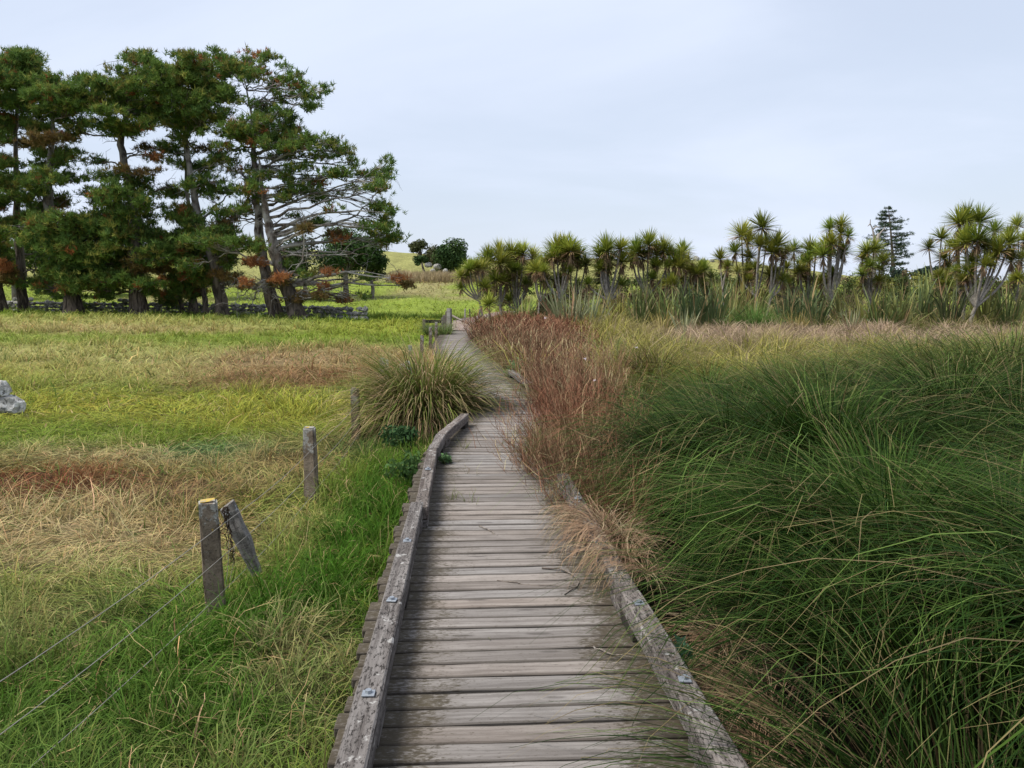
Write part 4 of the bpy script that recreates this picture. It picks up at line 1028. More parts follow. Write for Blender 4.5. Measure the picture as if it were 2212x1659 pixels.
pine('pine with forked pale trunk, third trunk from the right', 45.5, [(481, 697), (476, 640), (466, 570), (440, 505), (426, 460), (410, 370), (402, 290), (405, 180)], .42,
     [(376, 152, 30, 11), (416, 150, 32, 10), (376, 176, 46, 15), (432, 176, 42, 14), (392, 206, 50, 16), (442, 210, 46, 17), (396, 242, 46, 17), (452, 240, 36, 13), (410, 276, 42, 13), (440, 322, 40, 8, 'b'), (452, 392, 40, 8), (430, 396, 26, 6, 'r'), (482, 412, 50, 8), (472, 502, 40, 16), (470, 346, 40, 8), (440, 150, 28, 10), (478, 494, 20, 8, 'r'), (488, 538, 38, 14), (474, 595, 18, 7, 'r'), (360, 200, 36, 14), (468, 165, 30, 12), (512, 608, 18, 7, 'r'), (400, 545, 30, 12)], 708, depth=2.4, dens=.85, pale=.55,
     bare=[([(432, 480), (470, 440), (520, 405)], .6, .08, 8), ([(470, 590), (500, 560), (530, 560)], -.6, .06, 8), ([(410, 350), (380, 330), (345, 350)], .4, .05, 6)])
pine('big spreading pine with flat top, second trunk from the right', 44.5, [(601, 699), (588, 650), (574, 590), (562, 520), (556, 440), (548, 340), (546, 270), (532, 195)], .44,
     [(500, 151, 44, 10), (540, 155, 34, 9), (520, 142, 26, 6), (593, 175, 28, 7), (629, 171, 22, 6), (650, 190, 20, 7), (674, 207, 17, 7), (665, 228, 11, 5), (626, 212, 14, 4, 's'), (576, 228, 24, 10), (613, 246, 12, 7), (529, 218, 20, 6, 's'), (488, 214, 34, 11, 'b'), (560, 260, 36, 12), (610, 276, 28, 12), (490, 286, 48, 10), (538, 284, 50, 10), (594, 300, 44, 11), (634, 300, 40, 11), (670, 299, 22, 8), (706, 311, 28, 8), (741, 331, 20, 8), (762, 351, 10, 8), (650, 324, 50, 10), (690, 339, 36, 10), (594, 340, 44, 8), (650, 364, 44, 8), (553, 383, 30, 14), (610, 379, 30, 8), (682, 396, 20, 10), (650, 407, 46, 10), (690, 420, 20, 8), (528, 411, 30, 12), (542, 436, 22, 8), (626, 428, 30, 8), (500, 320, 36, 9), (545, 312, 20, 5, 'r'), (640, 318, 16, 4, 'r'), (545, 405, 14, 6, 'r'), (515, 455, 34, 8), (505, 375, 30, 8, 's')], 709, depth=2.4, dens=.6, pale=.7,
     bare=[([(546, 330), (600, 318), (660, 318)], .6, .09, 9), ([(550, 395), (510, 370), (480, 360)], -.5, .08, 9), ([(540, 240), (580, 200), (590, 178)], .3, .06, 5), ([(545, 265), (630, 235), (655, 205)], -.3, .06, 6), ([(552, 320), (500, 325), (470, 350)], .3, .07, 7), ([(560, 480), (520, 470), (480, 478)], .4, .06, 7)])
pine('outermost leaning pine with long bare limbs, furthest right trunk', 43.5, [(643, 699), (632, 650), (616, 605), (598, 560), (584, 500), (574, 450), (566, 400), (560, 340)], .54,
     [(797, 375, 20, 9), (830, 383, 17, 7), (810, 407, 20, 7), (822, 447, 27, 8), (846, 459, 10, 7), (729, 371, 30, 6), (722, 422, 24, 5, 's'), (809, 491, 22, 5), (841, 495, 10, 5), (853, 519, 14, 5), (770, 405, 22, 6, 's'), (657, 491, 16, 8, 'r'), (600, 599, 20, 8, 'r'), (641, 635, 25, 9, 'r'), (745, 647, 10, 5, 'r'), (709, 587, 13, 4, 'r'), (869, 603, 11, 7, 'r'), (549, 563, 17, 13, 'r'), (434, 519, 44, 14), (522, 523, 30, 13), (720, 450, 22, 6, 's'), (690, 480, 26, 8, 's'), (700, 620, 16, 6, 'r'), (530, 610, 12, 5, 'r'), (790, 640, 10, 4, 's'), (800, 598, 14, 4, 's'), (640, 465, 20, 6, 's'), (620, 570, 22, 7, 's'), (655, 590, 22, 7, 's'), (735, 515, 16, 6, 'r')], 710, depth=1.8, pale=.8, dens=.9,
     bare=[([(590, 520), (680, 492), (760, 470), (806, 425), (835, 400)], .4, .11, 14), ([(600, 560), (690, 550), (790, 548)], -.4, .07, 16), ([(625, 615), (720, 606), (800, 604), (868, 603)], .6, .07, 16), ([(622, 612), (570, 605), (520, 640), (500, 655)], -.5, .07, 18), ([(615, 600), (650, 570), (656, 500), (648, 440)], -.8, .07, 12), ([(630, 640), (680, 625), (740, 640)], -.6, .06, 16), ([(610, 590), (560, 620), (545, 660)], -.8, .05, 14), ([(584, 500), (560, 480), (500, 478)], .3, .06, 9), ([(640, 690), (660, 685), (668, 676)], -.5, .06, 2), ([(655, 540), (740, 545), (830, 520), (860, 515)], .2, .06, 10), ([(640, 650), (600, 640), (560, 625)], -.7, .05, 14)])

# ------------------------------------------------------------------ broadleaf trees and bushes
def leaves_blob(r, c, rad, n, size, c0, c1, lumps=9):
    cs = c + unit(r.normal(0, 1, (lumps, 3))) * np.array(rad) * r.uniform(.25, .72, (lumps, 1)); rr = np.array(rad) * r.uniform(.32, .55, (lumps, 1))
    i = r.integers(0, lumps, n); d = unit(r.normal(0, 1, (n, 3))); P = cs[i] + d * rr[i] * (r.random((n, 1)) ** .33)
    nn = unit(d + r.normal(0, .7, (n, 3)) + [0, 0, .4]); a = unit(np.cross(nn, r.normal(0, 1, (n, 3)))); b = np.cross(nn, a)
    s = (size * r.uniform(.6, 1.3, n))[:, None]
    V = np.stack([P - a * s, P - b * s * .5, P + a * s, P + b * s * .5], 1).reshape(-1, 3)
    f = np.repeat(r.random((lumps, 1)), 1, 1)[i] * .6 + .4 * r.random((n, 1)); c_ = (np.array(c0) * (1 - f) + np.array(c1) * f) * r.uniform(.7, 1.3, (n, 1))
    return V, np.arange(n * 4).reshape(-1, 4), np.repeat(c_, 4, 0), cs
def broad(name, label, category, u, v, Y, ru, rv, n, size, c0, c1, seed, trunk=True, lumps=11, group=None, lean=0, depthf=.8):
    r = np.random.default_rng(seed); c = at(u, v, Y); k = Y / 1671 * 1.25; rad = (ru * k, ru * k * depthf, rv * k)
    z0 = float(terr(c[0] + lean, Y)); base = np.array([c[0] + lean, Y, z0])
    t = thing(name, label, category, tuple(base), group)
    V, Q, C, cs = leaves_blob(r, c, rad, n, size, c0, c1, lumps)
    ob('crown', mk('crown', V - base, Q, None, C, M_BROAD, smooth=False), t)
    if trunk:
        W = []
        mid = (base * .45 + c * .55); tl = smooth_line([base - [0, 0, .3], (base + mid) / 2 + r.normal(0, .1, 3), mid], 8); V, Q = tube(tl, np.linspace(.05 * rad[0] + .10, .05 * rad[0] + .04, 8), 8, .08, r); W.append((V, Q, np.full((len(V), 3), .4)))
        for e in cs:
            V, Q = tube(limb(mid, e, .05, 6, r), np.linspace(.03 * rad[0] + .03, .015, 6), 5, .05, r); W.append((V, Q, np.full((len(V), 3), .4)))
        V, Q, C = merge(W); ob('trunk', mk('trunk', V - base, Q, None, C, M_BARK), t)
    return t
DG0, DG1 = (.026, .062, .020), (.075, .125, .034); LG0, LG1 = (.06, .11, .02), (.14, .19, .04)
broad('broadleaf_tree', 'dark dense evergreen tree behind the rightmost pine', 'tree', 745, 540, 68, 72, 56, 12000, .13, DG0, DG1, 801, lumps=16)
broad('broadleaf_tree', 'low dark shrubby tree right of the dark evergreen', 'tree', 800, 565, 69, 38, 34, 4500, .13, DG0, (.06, .10, .03), 802)
broad('broadleaf_tree', 'dark tree seen between the two right pine trunks', 'tree', 655, 560, 66, 50, 46, 5000, .13, DG0, (.07, .09, .03), 803)
broad('broadleaf_tree', 'light green tree glimpsed behind the third thick trunk', 'tree', 350, 520, 62, 32, 30, 3500, .12, LG0, LG1, 804)
broad('broadleaf_tree', 'yellow green tree behind the slender left pine', 'tree', 25, 540, 62, 60, 60, 5000, .13, LG0, (.12, .16, .035), 805, lumps=14)
broad('broadleaf_tree', 'dark green tree behind the leaning left pine', 'tree', 110, 555, 64, 55, 55, 5000, .13, DG0, (.06, .10, .03), 806, lumps=14)
broad('broadleaf_tree', 'dark shrubby tree behind the tall pine', 'tree', 230, 585, 66, 70, 40, 5000, .13, DG0, DG1, 807, lumps=14)
broad('broadleaf_tree', 'shrubby tree behind the thin pine stems', 'tree', 470, 575, 66, 60, 40, 4500, .13, DG0, (.06, .095, .03), 808, lumps=14)
broad('broadleaf_tree', 'round glossy dark tree on the hill', 'tree', 972, 560, 119, 42, 36, 7000, .22, DG0, DG1, 809, lumps=14)
broad('broadleaf_tree', 'sparse grey green tree left of the round hill tree', 'tree', 940, 552, 120, 24, 26, 2200, .2, (.06, .075, .035), (.12, .13, .06), 810)
broad('broadleaf_tree', 'windswept leaning tree left of the round hill tree', 'tree', 902, 532, 121, 22, 14, 1500, .2, (.05, .07, .03), (.09, .11, .04), 811, lean=1.2)
broad('broadleaf_tree', 'low bush under the windswept hill tree', 'bush', 908, 562, 118, 14, 12, 1200, .2, DG0, (.07, .1, .03), 812, trunk=False)
for i, (u, v, ru, rv, lb) in enumerate(((1992, 592, 24, 18, 'distant dark tree right of the tall conifer'), (2032, 590, 20, 14, 'distant dark tree right of its taller twin'), (1935, 600, 28, 22, 'dark low tree at the foot of the tall conifer'), (2075, 600, 14, 8, 'small far tree left of the big right cabbage tree'), (1850, 606, 26, 12, 'yellow green shrub left of the dead trunk'), (2205, 602, 18, 10, 'far shrub at the right edge'))):
    broad('far_tree', lb, 'tree', u, v, 130 if i not in (2, 4) else 62, ru, rv, 1500, .26 if i not in (2, 4) else .12, (.025, .045, .032) if i != 4 else (.12, .14, .03), (.05, .075, .045) if i != 4 else (.2, .2, .05), 820 + i, lumps=9)

# tall tiered conifer on the right skyline
def norfolk():
    r = np.random.default_rng(830); Y = 85
    b = at(1931, 612, Y); top = at(1919, 447, Y); z0 = min(float(terr(b[0], Y)), b[2]); b[2] = z0
    t = thing('conifer_tree', 'tall tiered conifer with horizontal branches on the right skyline', 'conifer', tuple(b))
    V, Q = tube(smooth_line([b, b * .5 + top * .5 + [.1, 0, 0], top], 14), np.linspace(.26, .03, 14), 8, .06, r); ob('trunk', mk('trunk', V - b, Q, None, np.full((len(V), 3), .25), M_BARK), t)
    W, N_ = [], []
    H = top[2] - b[2]
    for f in np.linspace(.30, .985, 17):
        p = b * (1 - f) + top * f
        L = np.interp(f, [.28, .45, .62, .8, 1], [1.7, 2.2, 2.7, 1.7, .35]) 
        nb = 7
        for j in range(nb):
            if r.random() < .12: continue
            az = r.random() * 6.28; l = L * r.uniform(.6, 1.12); e = p + np.array([math.cos(az) * l, math.sin(az) * l, r.uniform(-.1, .22) * l * .6])
            B = limb(p, e, -.06, 7, r); V, Q = tube(B, np.linspace(.035, .012, 7), 4); W.append((V, Q, np.full((len(V), 3), .3)))
            m = int(6 + 10 * l); tt = r.uniform(.25, 1.03, m)[:, None]; sd = np.array([-math.sin(az), math.cos(az), 0])
            pos = p * (1 - tt) + e * tt + sd * r.normal(0, .16, (m, 1)) * l / 2 + np.array([0, 0, 1]) * r.normal(.02, .05, (m, 1)); pos[:, 2] += -.06 * l * np.sin(np.pi * np.clip(tt[:, 0], 0, 1)) 
            cc = np.array((.022, .045, .022)) + r.random((m, 1)) * np.array((.03, .04, .015))
            N_.append(needles(pos, np.tile(unit(e - p + sd * .1), (m, 1)), r.uniform(.18, .32, m), cc, r, 5))
    V, Q, C = merge(W); ob('branches', mk('branches', V - b, Q, None, C, M_BARK), t)
    V, Q, C = merge(N_); ob('foliage', mk('foliage', V - b, None, Q, C, M_NEEDLE, smooth=False), t)
norfolk()
def dead_trunk():
    Y = 46; b = at(1884, 640, Y); b[2] = float(terr(b[0], Y)); r = np.random.default_rng(840)
    t = thing('dead_tree', 'bare grey dead trunk in front of the tall conifer', 'dead tree', tuple(b)); W = []
    for pts, ra, rb in (([(1884, 640), (1886, 580), (1892, 530), (1899, 505)], .22, .10), ([(1892, 530), (1897, 510), (1912, 492)], .10, .03), ([(1890, 545), (1886, 500), (1879, 482), (1880, 474)], .09, .02), ([(1879, 484), (1874, 489)], .04, .012), ([(1886, 495), (1893, 490), (1902, 494)], .05, .012)):
        V, Q = tube(smooth_line([at(u, v, Y) for u, v in pts], 8), np.linspace(ra, rb, 8), 7, .08, r); W.append((V, Q, np.zeros((len(V), 3))))
    V, Q, C = merge(W); V[:, 2] = np.where(V[:, 2] < b[2] + .8, V[:, 2] - .2, V[:, 2]); ob('trunk', mk('trunk', V - b, Q, mat=M_DEADWOOD), t)
dead_trunk()

# ------------------------------------------------------------------ cabbage trees
def rosette(seed, n=230, L=.95, w=.021, old=.16):
    r = np.random.default_rng(seed)
    z = r.uniform(-.55, 1, n); z = np.where(r.random(n) < .35, r.uniform(.1, 1, n), z); az = r.random(n) * 6.283
    a0 = np.arccos(np.clip(z, -1, 1)) * .92; LL = L * r.uniform(.72, 1.08, n)
    base = np.stack([.05 * np.cos(az) * np.sin(a0), .05 * np.sin(az) * np.sin(a0), .10 * z - .02], -1)
    P = arcs(n, base, az, LL, a0, a0 + np.radians(r.uniform(4, 38, n)) * np.sin(np.clip(a0, 0, 1.5)) , np.full(n, 1.6), 4)
    W = (w * r.uniform(.75, 1.2, n))[:, None] * np.array([.55, 1.0, .8, .08])[None]
    tw = az + 1.5708; S = unit(np.stack([np.cos(tw), np.sin(tw), r.normal(0, .35, n)], -1))
    f = r.random((n, 1)); c = np.array((.125, .19, .028)) * (1 - f) + np.array((.33, .36, .055)) * f
    low = sstep((-.05 - z) / .4)[:, None]; c = c * (1 - low) + np.array((.30, .25, .09)) * low
    ded = ((z < -.25) & (r.random(n) < .75))[:, None]; c = np.where(ded, np.array((.27, .18, .095)) * r.uniform(.7, 1.2, (n, 1)), c)
    C = c[:, None] * np.linspace(.75, 1.15, 4)[None, :, None]
    return mk('leaf_head', *(lambda q: (q[0], q[1], None, q[2]))(ribbons(P, W, S, C)), M_SWORD)
def skirt(seed, n=55, L=.5):
    r = np.random.default_rng(seed); az = r.random(n) * 6.283; a0 = np.radians(r.uniform(110, 160, n)); LL = L * r.uniform(.6, 1.1, n)
    base = np.stack([.05 * np.cos(az), .05 * np.sin(az), r.uniform(-.35, .05, n)], -1)
    P = arcs(n, base, az, LL, a0, np.radians(r.uniform(165, 182, n)), np.full(n, .8), 4); W = (.022 * r.uniform(.6, 1.2, n))[:, None] * np.array([.6, 1, .8, .2])[None]
    S = unit(np.stack([np.cos(az + 1.57), np.sin(az + 1.57), r.normal(0, .4, n)], -1))
    c = (np.array((.20, .13, .075)) + r.random((n, 1)) * np.array((.15, .12, .07))) * r.uniform(.6, 1.15, (n, 1))
    return mk('dead_leaf_skirt', *(lambda q: (q[0], q[1], None, q[2]))(ribbons(P, W, S, np.repeat(c[:, None], 4, 1))), M_DRY)
ROS = [rosette(900 + i) for i in range(6)]; SKI = [skirt(920 + i) for i in range(4)]
def cabbage(label, Y, base_uv, heads, seed, hs=1.0, r0=.085, skirts=.45, dy=.5):
    """heads: (u, v[, size]); each is carried by a branch that forks off a common stem"""
    r = np.random.default_rng(seed)
    b = at(base_uv[0], base_uv[1], Y); b[2] = min(float(terr(b[0], Y)), b[2])
    t = thing('cabbage_tree', label, 'cabbage tree', tuple(b), 'cabbage trees along the wetland edge')
    if len(heads) > 2:
        heads = list(heads) + [(base_uv[0] + r.normal(0, 20), r.uniform(572, 622), r.uniform(.5, .85)) for _ in range(int(r.integers(2, 5)))]
    H = [(at(h[0], h[1], Y + r.uniform(-dy, dy)), (h[2] if len(h) > 2 else 1.0)) for h in heads]
    top = np.mean([h[0] for h in H], 0); zlow = min(h[0][2] for h in H)
    fork = np.array([b[0] * .6 + top[0] * .4, Y, b[2] + max(.35, (zlow - b[2]) * r.uniform(.45, .65))])
    W = []
    if len(H) > 1:
        V, Q = tube(smooth_line([b - [0, 0, .2], (b + fork) / 2 + r.normal(0, .04, 3), fork], 8), np.linspace(r0, r0 * .8, 8), 7, .06, r); W.append((V, Q, np.zeros((len(V), 3))))
    else: fork = b - [0, 0, .2]
    for p, s in H:
        mid = fork * .5 + p * .5 + np.array([(p[0] - fork[0]) * .18, 0, -.05]) + r.normal(0, .04, 3)
        V, Q = tube(smooth_line([fork, mid, p], 8), np.linspace(r0 * (.72 if len(H) > 1 else 1), r0 * .42, 8), 6, .06, r); W.append((V, Q, np.zeros((len(V), 3))))
    V, Q, C = merge(W); ob('trunk', mk('trunk', V - b, Q, mat=M_CTRUNK), t)
    for p, s in H:
        s2 = s * hs * .93 * r.uniform(.92, 1.08); rt = (r.normal(0, .12), r.normal(0, .12), r.random() * 6.28)
        ob('leaf_head', ROS[r.integers(0, 6)], t, loc=p - b, rot=rt, scl=(s2,) * 3)
        if r.random() < skirts: ob('dead_leaf_skirt', SKI[r.integers(0, 4)], t, loc=p - b - np.array([0, 0, .12 * s2]), rot=(0, 0, r.random() * 6.28), scl=(s2,) * 3)
cabbage('small cabbage tree leaning left beside the dirt path', 39, (1045, 660), [(996, 598, .62), (995, 622, .6), (1010, 596, .7), (1024, 580, .75)], 1001, r0=.07)
cabbage('low cabbage tree rosette on the ground beside the leaning one', 38, (1052, 672), [(1056, 658, .85)], 1002, skirts=0)
cabbage('dense clump cabbage tree, leftmost of the big ones', 41, (1085, 668), [(1052, 568), (1080, 549), (1056, 558, .9), (1080, 570), (1070, 605), (1094, 610), (1054, 632, .9)], 1003, skirts=.7)
cabbage('cabbage tree with yellowish heads right of the dense clump', 41.5, (1112, 668), [(1105, 549), (1131, 547), (1150, 558), (1098, 568), (1117, 596), (1145, 594), (1118, 562), (1100, 650, .7)], 1004, skirts=.7)
cabbage('cabbage tree with thin pale forked stems beside the brown mound', 40, (1160, 664), [(1169, 577, .9), (1158, 584, .8), (1178, 570, .8)], 1005, r0=.06, skirts=.5)
cabbage('round headed cabbage tree with three dark dense heads', 39.5, (1214, 655), [(1203, 540, 1.1), (1221, 538, 1.1), (1233, 542, 1.0), (1194, 555), (1217, 558, 1.1)], 1006, skirts=.8)
cabbage('slimmer cabbage tree just right of the round headed one', 40.5, (1238, 655), [(1250, 553), (1236, 562), (1266, 571, .85), (1248, 575, .8)], 1007, skirts=.8, r0=.07)
cabbage('cabbage tree with a thick branching trunk in mid picture', 39.5, (1317, 655), [(1310, 543, 1.1), (1340, 538, .95), (1296, 555), (1316, 566, 1.05), (1343, 567), (1298, 597, .7), (1343, 616, .7)], 1008, skirts=.6, r0=.11)
cabbage('cabbage tree with high pointed centre head', 40.5, (1395, 652), [(1401, 530, 1.1), (1375, 545, 1.05), (1387, 556), (1417, 552), (1365, 560, .9)], 1009, skirts=1.0)
cabbage('bright yellow green cabbage tree right of the pointed one', 40, (1440, 652), [(1434, 541, 1.1), (1457, 568), (1445, 552, .9), (1470, 556, .8)], 1010, skirts=1.0)
cabbage('dark narrow cabbage tree at the right end of the middle group', 41.5, (1474, 645), [(1476, 546, .95), (1492, 590, .8), (1484, 566, .7)], 1011, skirts=.9, r0=.06)
cabbage('low green cabbage tree below the crest rocks', 42, (1520, 640), [(1516, 585, .8), (1505, 605, .7), (1535, 600, .7)], 1012)
cabbage('thin cabbage tree with one ragged head left of the tall pair', 41, (1560, 645), [(1556, 560, .85), (1572, 575, .5)], 1013, r0=.05)
cabbage('tall cabbage tree left of the single tallest stem', 41, (1612, 650), [(1602, 509, 1.05), (1617, 522, .9), (1588, 545, .8), (1620, 556, .8)], 1014, r0=.075)
cabbage('tallest straight single stemmed cabbage tree', 40, (1637, 650), [(1646, 491, 1.05), (1640, 531, .8), (1655, 526, .8)], 1015, r0=.07, skirts=.2)
cabbage('cabbage tree with drooping fronds right of the tallest stem', 40, (1656, 655), [(1678, 531, 1.05), (1668, 545, .9), (1690, 556, .8), (1697, 545, .6)], 1016, skirts=.9)
cabbage('small cabbage tree between the drooping and the many headed ones', 42, (1712, 650), [(1715, 541, .75), (1733, 571, .9), (1700, 580, .8)], 1017, r0=.06)
cabbage('dark bushy cabbage tree left of the many headed one', 41, (1752, 650), [(1750, 540, .95), (1762, 548, .85), (1745, 566, .8), (1728, 585, .7)], 1018)
cabbage('many headed cabbage tree with four small heads on top', 40, (1789, 650), [(1792, 494, .78), (1818, 486, .75), (1816, 503, .7), (1832, 511, .68), (1789, 541, 1.05), (1797, 527, .95), (1824, 545, .8), (1778, 552, .9), (1812, 560, .7)], 1019, r0=.1)
cabbage('cabbage tree in front of the bare dead trunk', 42, (1885, 650), [(1873, 545, .9), (1888, 541, .9), (1862, 560, .7)], 1020)
cabbage('small cabbage tree right of the dead trunk', 43, (1905, 645), [(1907, 564, .8), (1900, 585, .7), (1870, 588, .8)], 1021)
cabbage('slender cabbage tree with ragged heads left of the big right one', 38, (2046, 655), [(2006, 536, .72), (2033, 515, .75), (2040, 558, .8), (2052, 530, .5)], 1022, r0=.075, skirts=.1)
cabbage('large dark topped cabbage tree near the right edge', 36.5, (2082, 660), [(2072, 482, 1.0), (2090, 474, 1.05), (2116, 480, 1.0), (2067, 538, .9), (2148, 500, .75)], 1023, r0=.1, skirts=.5)
cabbage('large yellow green cabbage tree in front at the right edge', 34.5, (2096, 668), [(2088, 527, 1.05), (2111, 519, 1.05), (2102, 566, .85), (2160, 541, 1.0), (2181, 526, .9), (2146, 556, .95), (2186, 562, .8), (2128, 535, .8)], 1024, r0=.095, skirts=.6)
cabbage('cabbage tree cut off by the right edge', 42, (2200, 650), [(2198, 488, .85), (2180, 505, .7), (2212, 520, .8), (2205, 560, .9)], 1025, r0=.07)

# ------------------------------------------------------------------ flax and scrub under the cabbage trees
def flax(seed, n=64, L=(1.0, 1.9), w=.032, c0=(.085, .12, .035), c1=(.22, .25, .085), spread=52, flop=.42):
    r = np.random.default_rng(seed); az = r.random(n) * 6.283; rad = .35 * np.sqrt(r.random(n)); base = np.stack([rad * np.cos(az), rad * np.sin(az), np.full(n, -.05)], -1)
    a0 = np.radians(np.abs(r.normal(0, .5, n)) * spread + 2); fl = r.random(n) < flop
    a1 = a0 + np.radians(np.where(fl, r.uniform(60, 125, n), r.uniform(2, 22, n)))
    P = arcs(n, base, az + r.normal(0, .5, n), r.uniform(*L, n), a0, a1, np.where(fl, 2.6, 1.2), 6)
    W = (w * r.uniform(.7, 1.25, n))[:, None] * np.array([.6, .9, 1, .95, .65, .06])[None]
    tw = r.random(n) * 6.28; S = unit(np.stack([np.cos(tw), np.sin(tw), np.zeros(n)], -1))
    f = r.random((n, 1)); c = np.array(c0) * (1 - f) + np.array(c1) * f
    d = (r.random(n) < .16)[:, None]; c = np.where(d, np.array((.30, .23, .11)), c) * r.uniform(.75, 1.25, (n, 1))
    return mk('leaves', *(lambda q: (q[0], q[1], None, q[2]))(ribbons(P, W, S, c[:, None] * np.linspace(.8, 1.15, 6)[None, :, None])), M_SWORD)
FX = [flax(1100 + i) for i in range(4)]; FXP = [flax(1110 + i, c0=(.16, .20, .10), c1=(.30, .32, .18), flop=.12, spread=36) for i in range(2)]; FXD = [flax(1115 + i, c0=(.045, .075, .03), c1=(.12, .155, .06), flop=.5) for i in range(3)]
FLAX = [(1228, 700, 30, 1.0, 'p', 'upright pale blue green flax, the nearest in front of the red stems'), (1265, 690, 31, .95, 'p', 'pale upright flax just right of the nearest flax'), (1290, 690, 32, .8, 'y', 'yellowing flax right of the pale upright ones'),
        (1195, 672, 35, .9, 'd', 'dark flax under the round headed cabbage tree'), (1380, 672, 34, .95, 'g', 'green flax under the pointed cabbage tree'), (1420, 668, 35, 1.0, 'g', 'green flax under the bright yellow cabbage tree'), (1455, 672, 34, .95, 'g', 'flax left of the floppy dark flax'), (1500, 672, 33, 1.05, 'd', 'dark flax with folded over leaves left of the dome tussock'), (1540, 676, 33, 1.05, 'd', 'big dark flax touching the dome tussock'),
        (1575, 660, 36, 1.05, 'g', 'tall green flax below the tall cabbage tree'), (1605, 655, 38, 1.0, 'y', 'yellow green flax below the tallest stem'), (1430, 690, 31, .6, 'y', 'small yellow flax at the straw edge in mid picture'), (1480, 698, 30, .55, 'p', 'small pale flax at the straw edge left of the dark ones'), (1700, 668, 35, .85, 'd', 'dark flax right of the dome tussock'), (1735, 660, 37, .95, 'd', 'dark flax below the dark bushy cabbage tree'), (1765, 672, 34, .85, 'd', 'flax below the many headed cabbage tree'),
        (1820, 662, 36, .9, 'g', 'flax right of the many headed cabbage tree'), (1720, 690, 31, .5, 'y', 'small bright flax at the straw edge on the right'), (1870, 668, 34, .85, 'y', 'yellow green flax below the dead trunk'), (1905, 672, 33, .95, 'g', 'broad upright green flax right of the dead trunk'), (1945, 672, 33, .95, 'g', 'broad green flax leaning right below the conifer'), (1985, 655, 37, 1.05, 'd', 'dark tall flax below the distant trees'), (2020, 652, 37, 1.1, 'g', 'tall flax left of the slender cabbage tree'), (2055, 668, 34, .95, 'd', 'dark flax at the foot of the big right cabbage tree'),
        (2130, 660, 35, .9, 'y', 'pale flax right of the big right cabbage tree'), (2180, 655, 35, .95, 'g', 'flax near the right edge'), (1840, 690, 31, .55, 'p', 'small pale flax tilted at the straw edge'), (1630, 660, 37, .9, 'g', 'flax behind the dome tussock'), (1340, 668, 36, .85, 'y', 'yellowish flax under the thick trunked cabbage tree'), (1130, 672, 36, .7, 'g', 'small flax between the leftmost cabbage trees')]
for i, (u, v, Y, s, kd, lb) in enumerate(FLAX):
    x_ = at(u, v, Y)[0]; z_ = float(terr(x_, Y)); zt = at(u, v, Y)[2]
    t = thing('flax_bush', lb, 'flax', (x_, Y, min(z_, zt)), 'flax bushes along the wetland edge')
    me = {'g': FX, 'p': FXP, 'd': FXD, 'y': [FX[1]]}[kd]; me = me[i % len(me)]
    s *= .88
    if kd == 'y':
        if not 'FXY' in globals(): FXY = [flax(1118, c0=(.20, .20, .045), c1=(.34, .31, .09), flop=.15), flax(1119, c0=(.2, .19, .05), c1=(.36, .31, .1), flop=.3)]
        me = FXY[i % 2]
    ob('leaves', me, t, rot=(0, 0, i * 1.7), scl=(s * 1.15, s * 1.15, s * (1 + max(0, (zt - z_)) * .8)))
# twiggy scrub between trunks
def scrub(seed, n=60, c0=(.10, .075, .05), c1=(.20, .15, .10)):
    r = np.random.default_rng(seed); V_ = []
    az = r.random(n) * 6.283; b = np.stack([.4 * r.normal(0, 1, n), .4 * r.normal(0, 1, n), np.zeros(n)], -1)
    P = arcs(n, b, az, r.uniform(1.0, 2.0, n), np.radians(r.uniform(2, 18, n)), np.radians(r.uniform(8, 40, n)), np.full(n, 1.), 5); P += r.normal(0, .04, P.shape)
    f = r.random((n, 1)); c = np.array(c0) * (1 - f) + np.array(c1) * f
    V_.append(ribbons(P, np.full((n, 5), .014) * np.linspace(1, .5, 5)[None], unit(r.normal(0, 1, (n, 3)) * [1, 1, .2]), np.repeat(c[:, None], 5, 1)))
    m = 12; ip = np.repeat(np.arange(n), m); b2 = P[ip, r.integers(1, 5, n * m)]; N2 = n * m
    P2 = arcs(N2, b2, r.random(N2) * 6.28, r.uniform(.15, .45, N2), np.radians(r.uniform(20, 90, N2)), np.radians(r.uniform(20, 110, N2)), np.full(N2, 1.), 3)
    f = r.random((N2, 1)); c = (np.array(c0) * (1 - f) + np.array(c1) * f) * 1.1; lf = r.random((N2, 1)) < .3; c = np.where(lf, np.array((.10, .12, .035)), c)
    V_.append(ribbons(P2, np.full((N2, 3), .010) * np.array([.6, 1.3, .5])[None], unit(r.normal(0, 1, (N2, 3))), np.repeat(c[:, None], 3, 1)))
    return merge(V_)
SCR = [mk('stems', *(lambda q: (q[0], q[1], None, q[2]))(scrub(1200 + i)), M_DRY) for i in range(3)] + [mk('stems', *(lambda q: (q[0], q[1], None, q[2]))(scrub(1210, c0=(.05, .06, .03), c1=(.12, .13, .06))), M_DRY)]
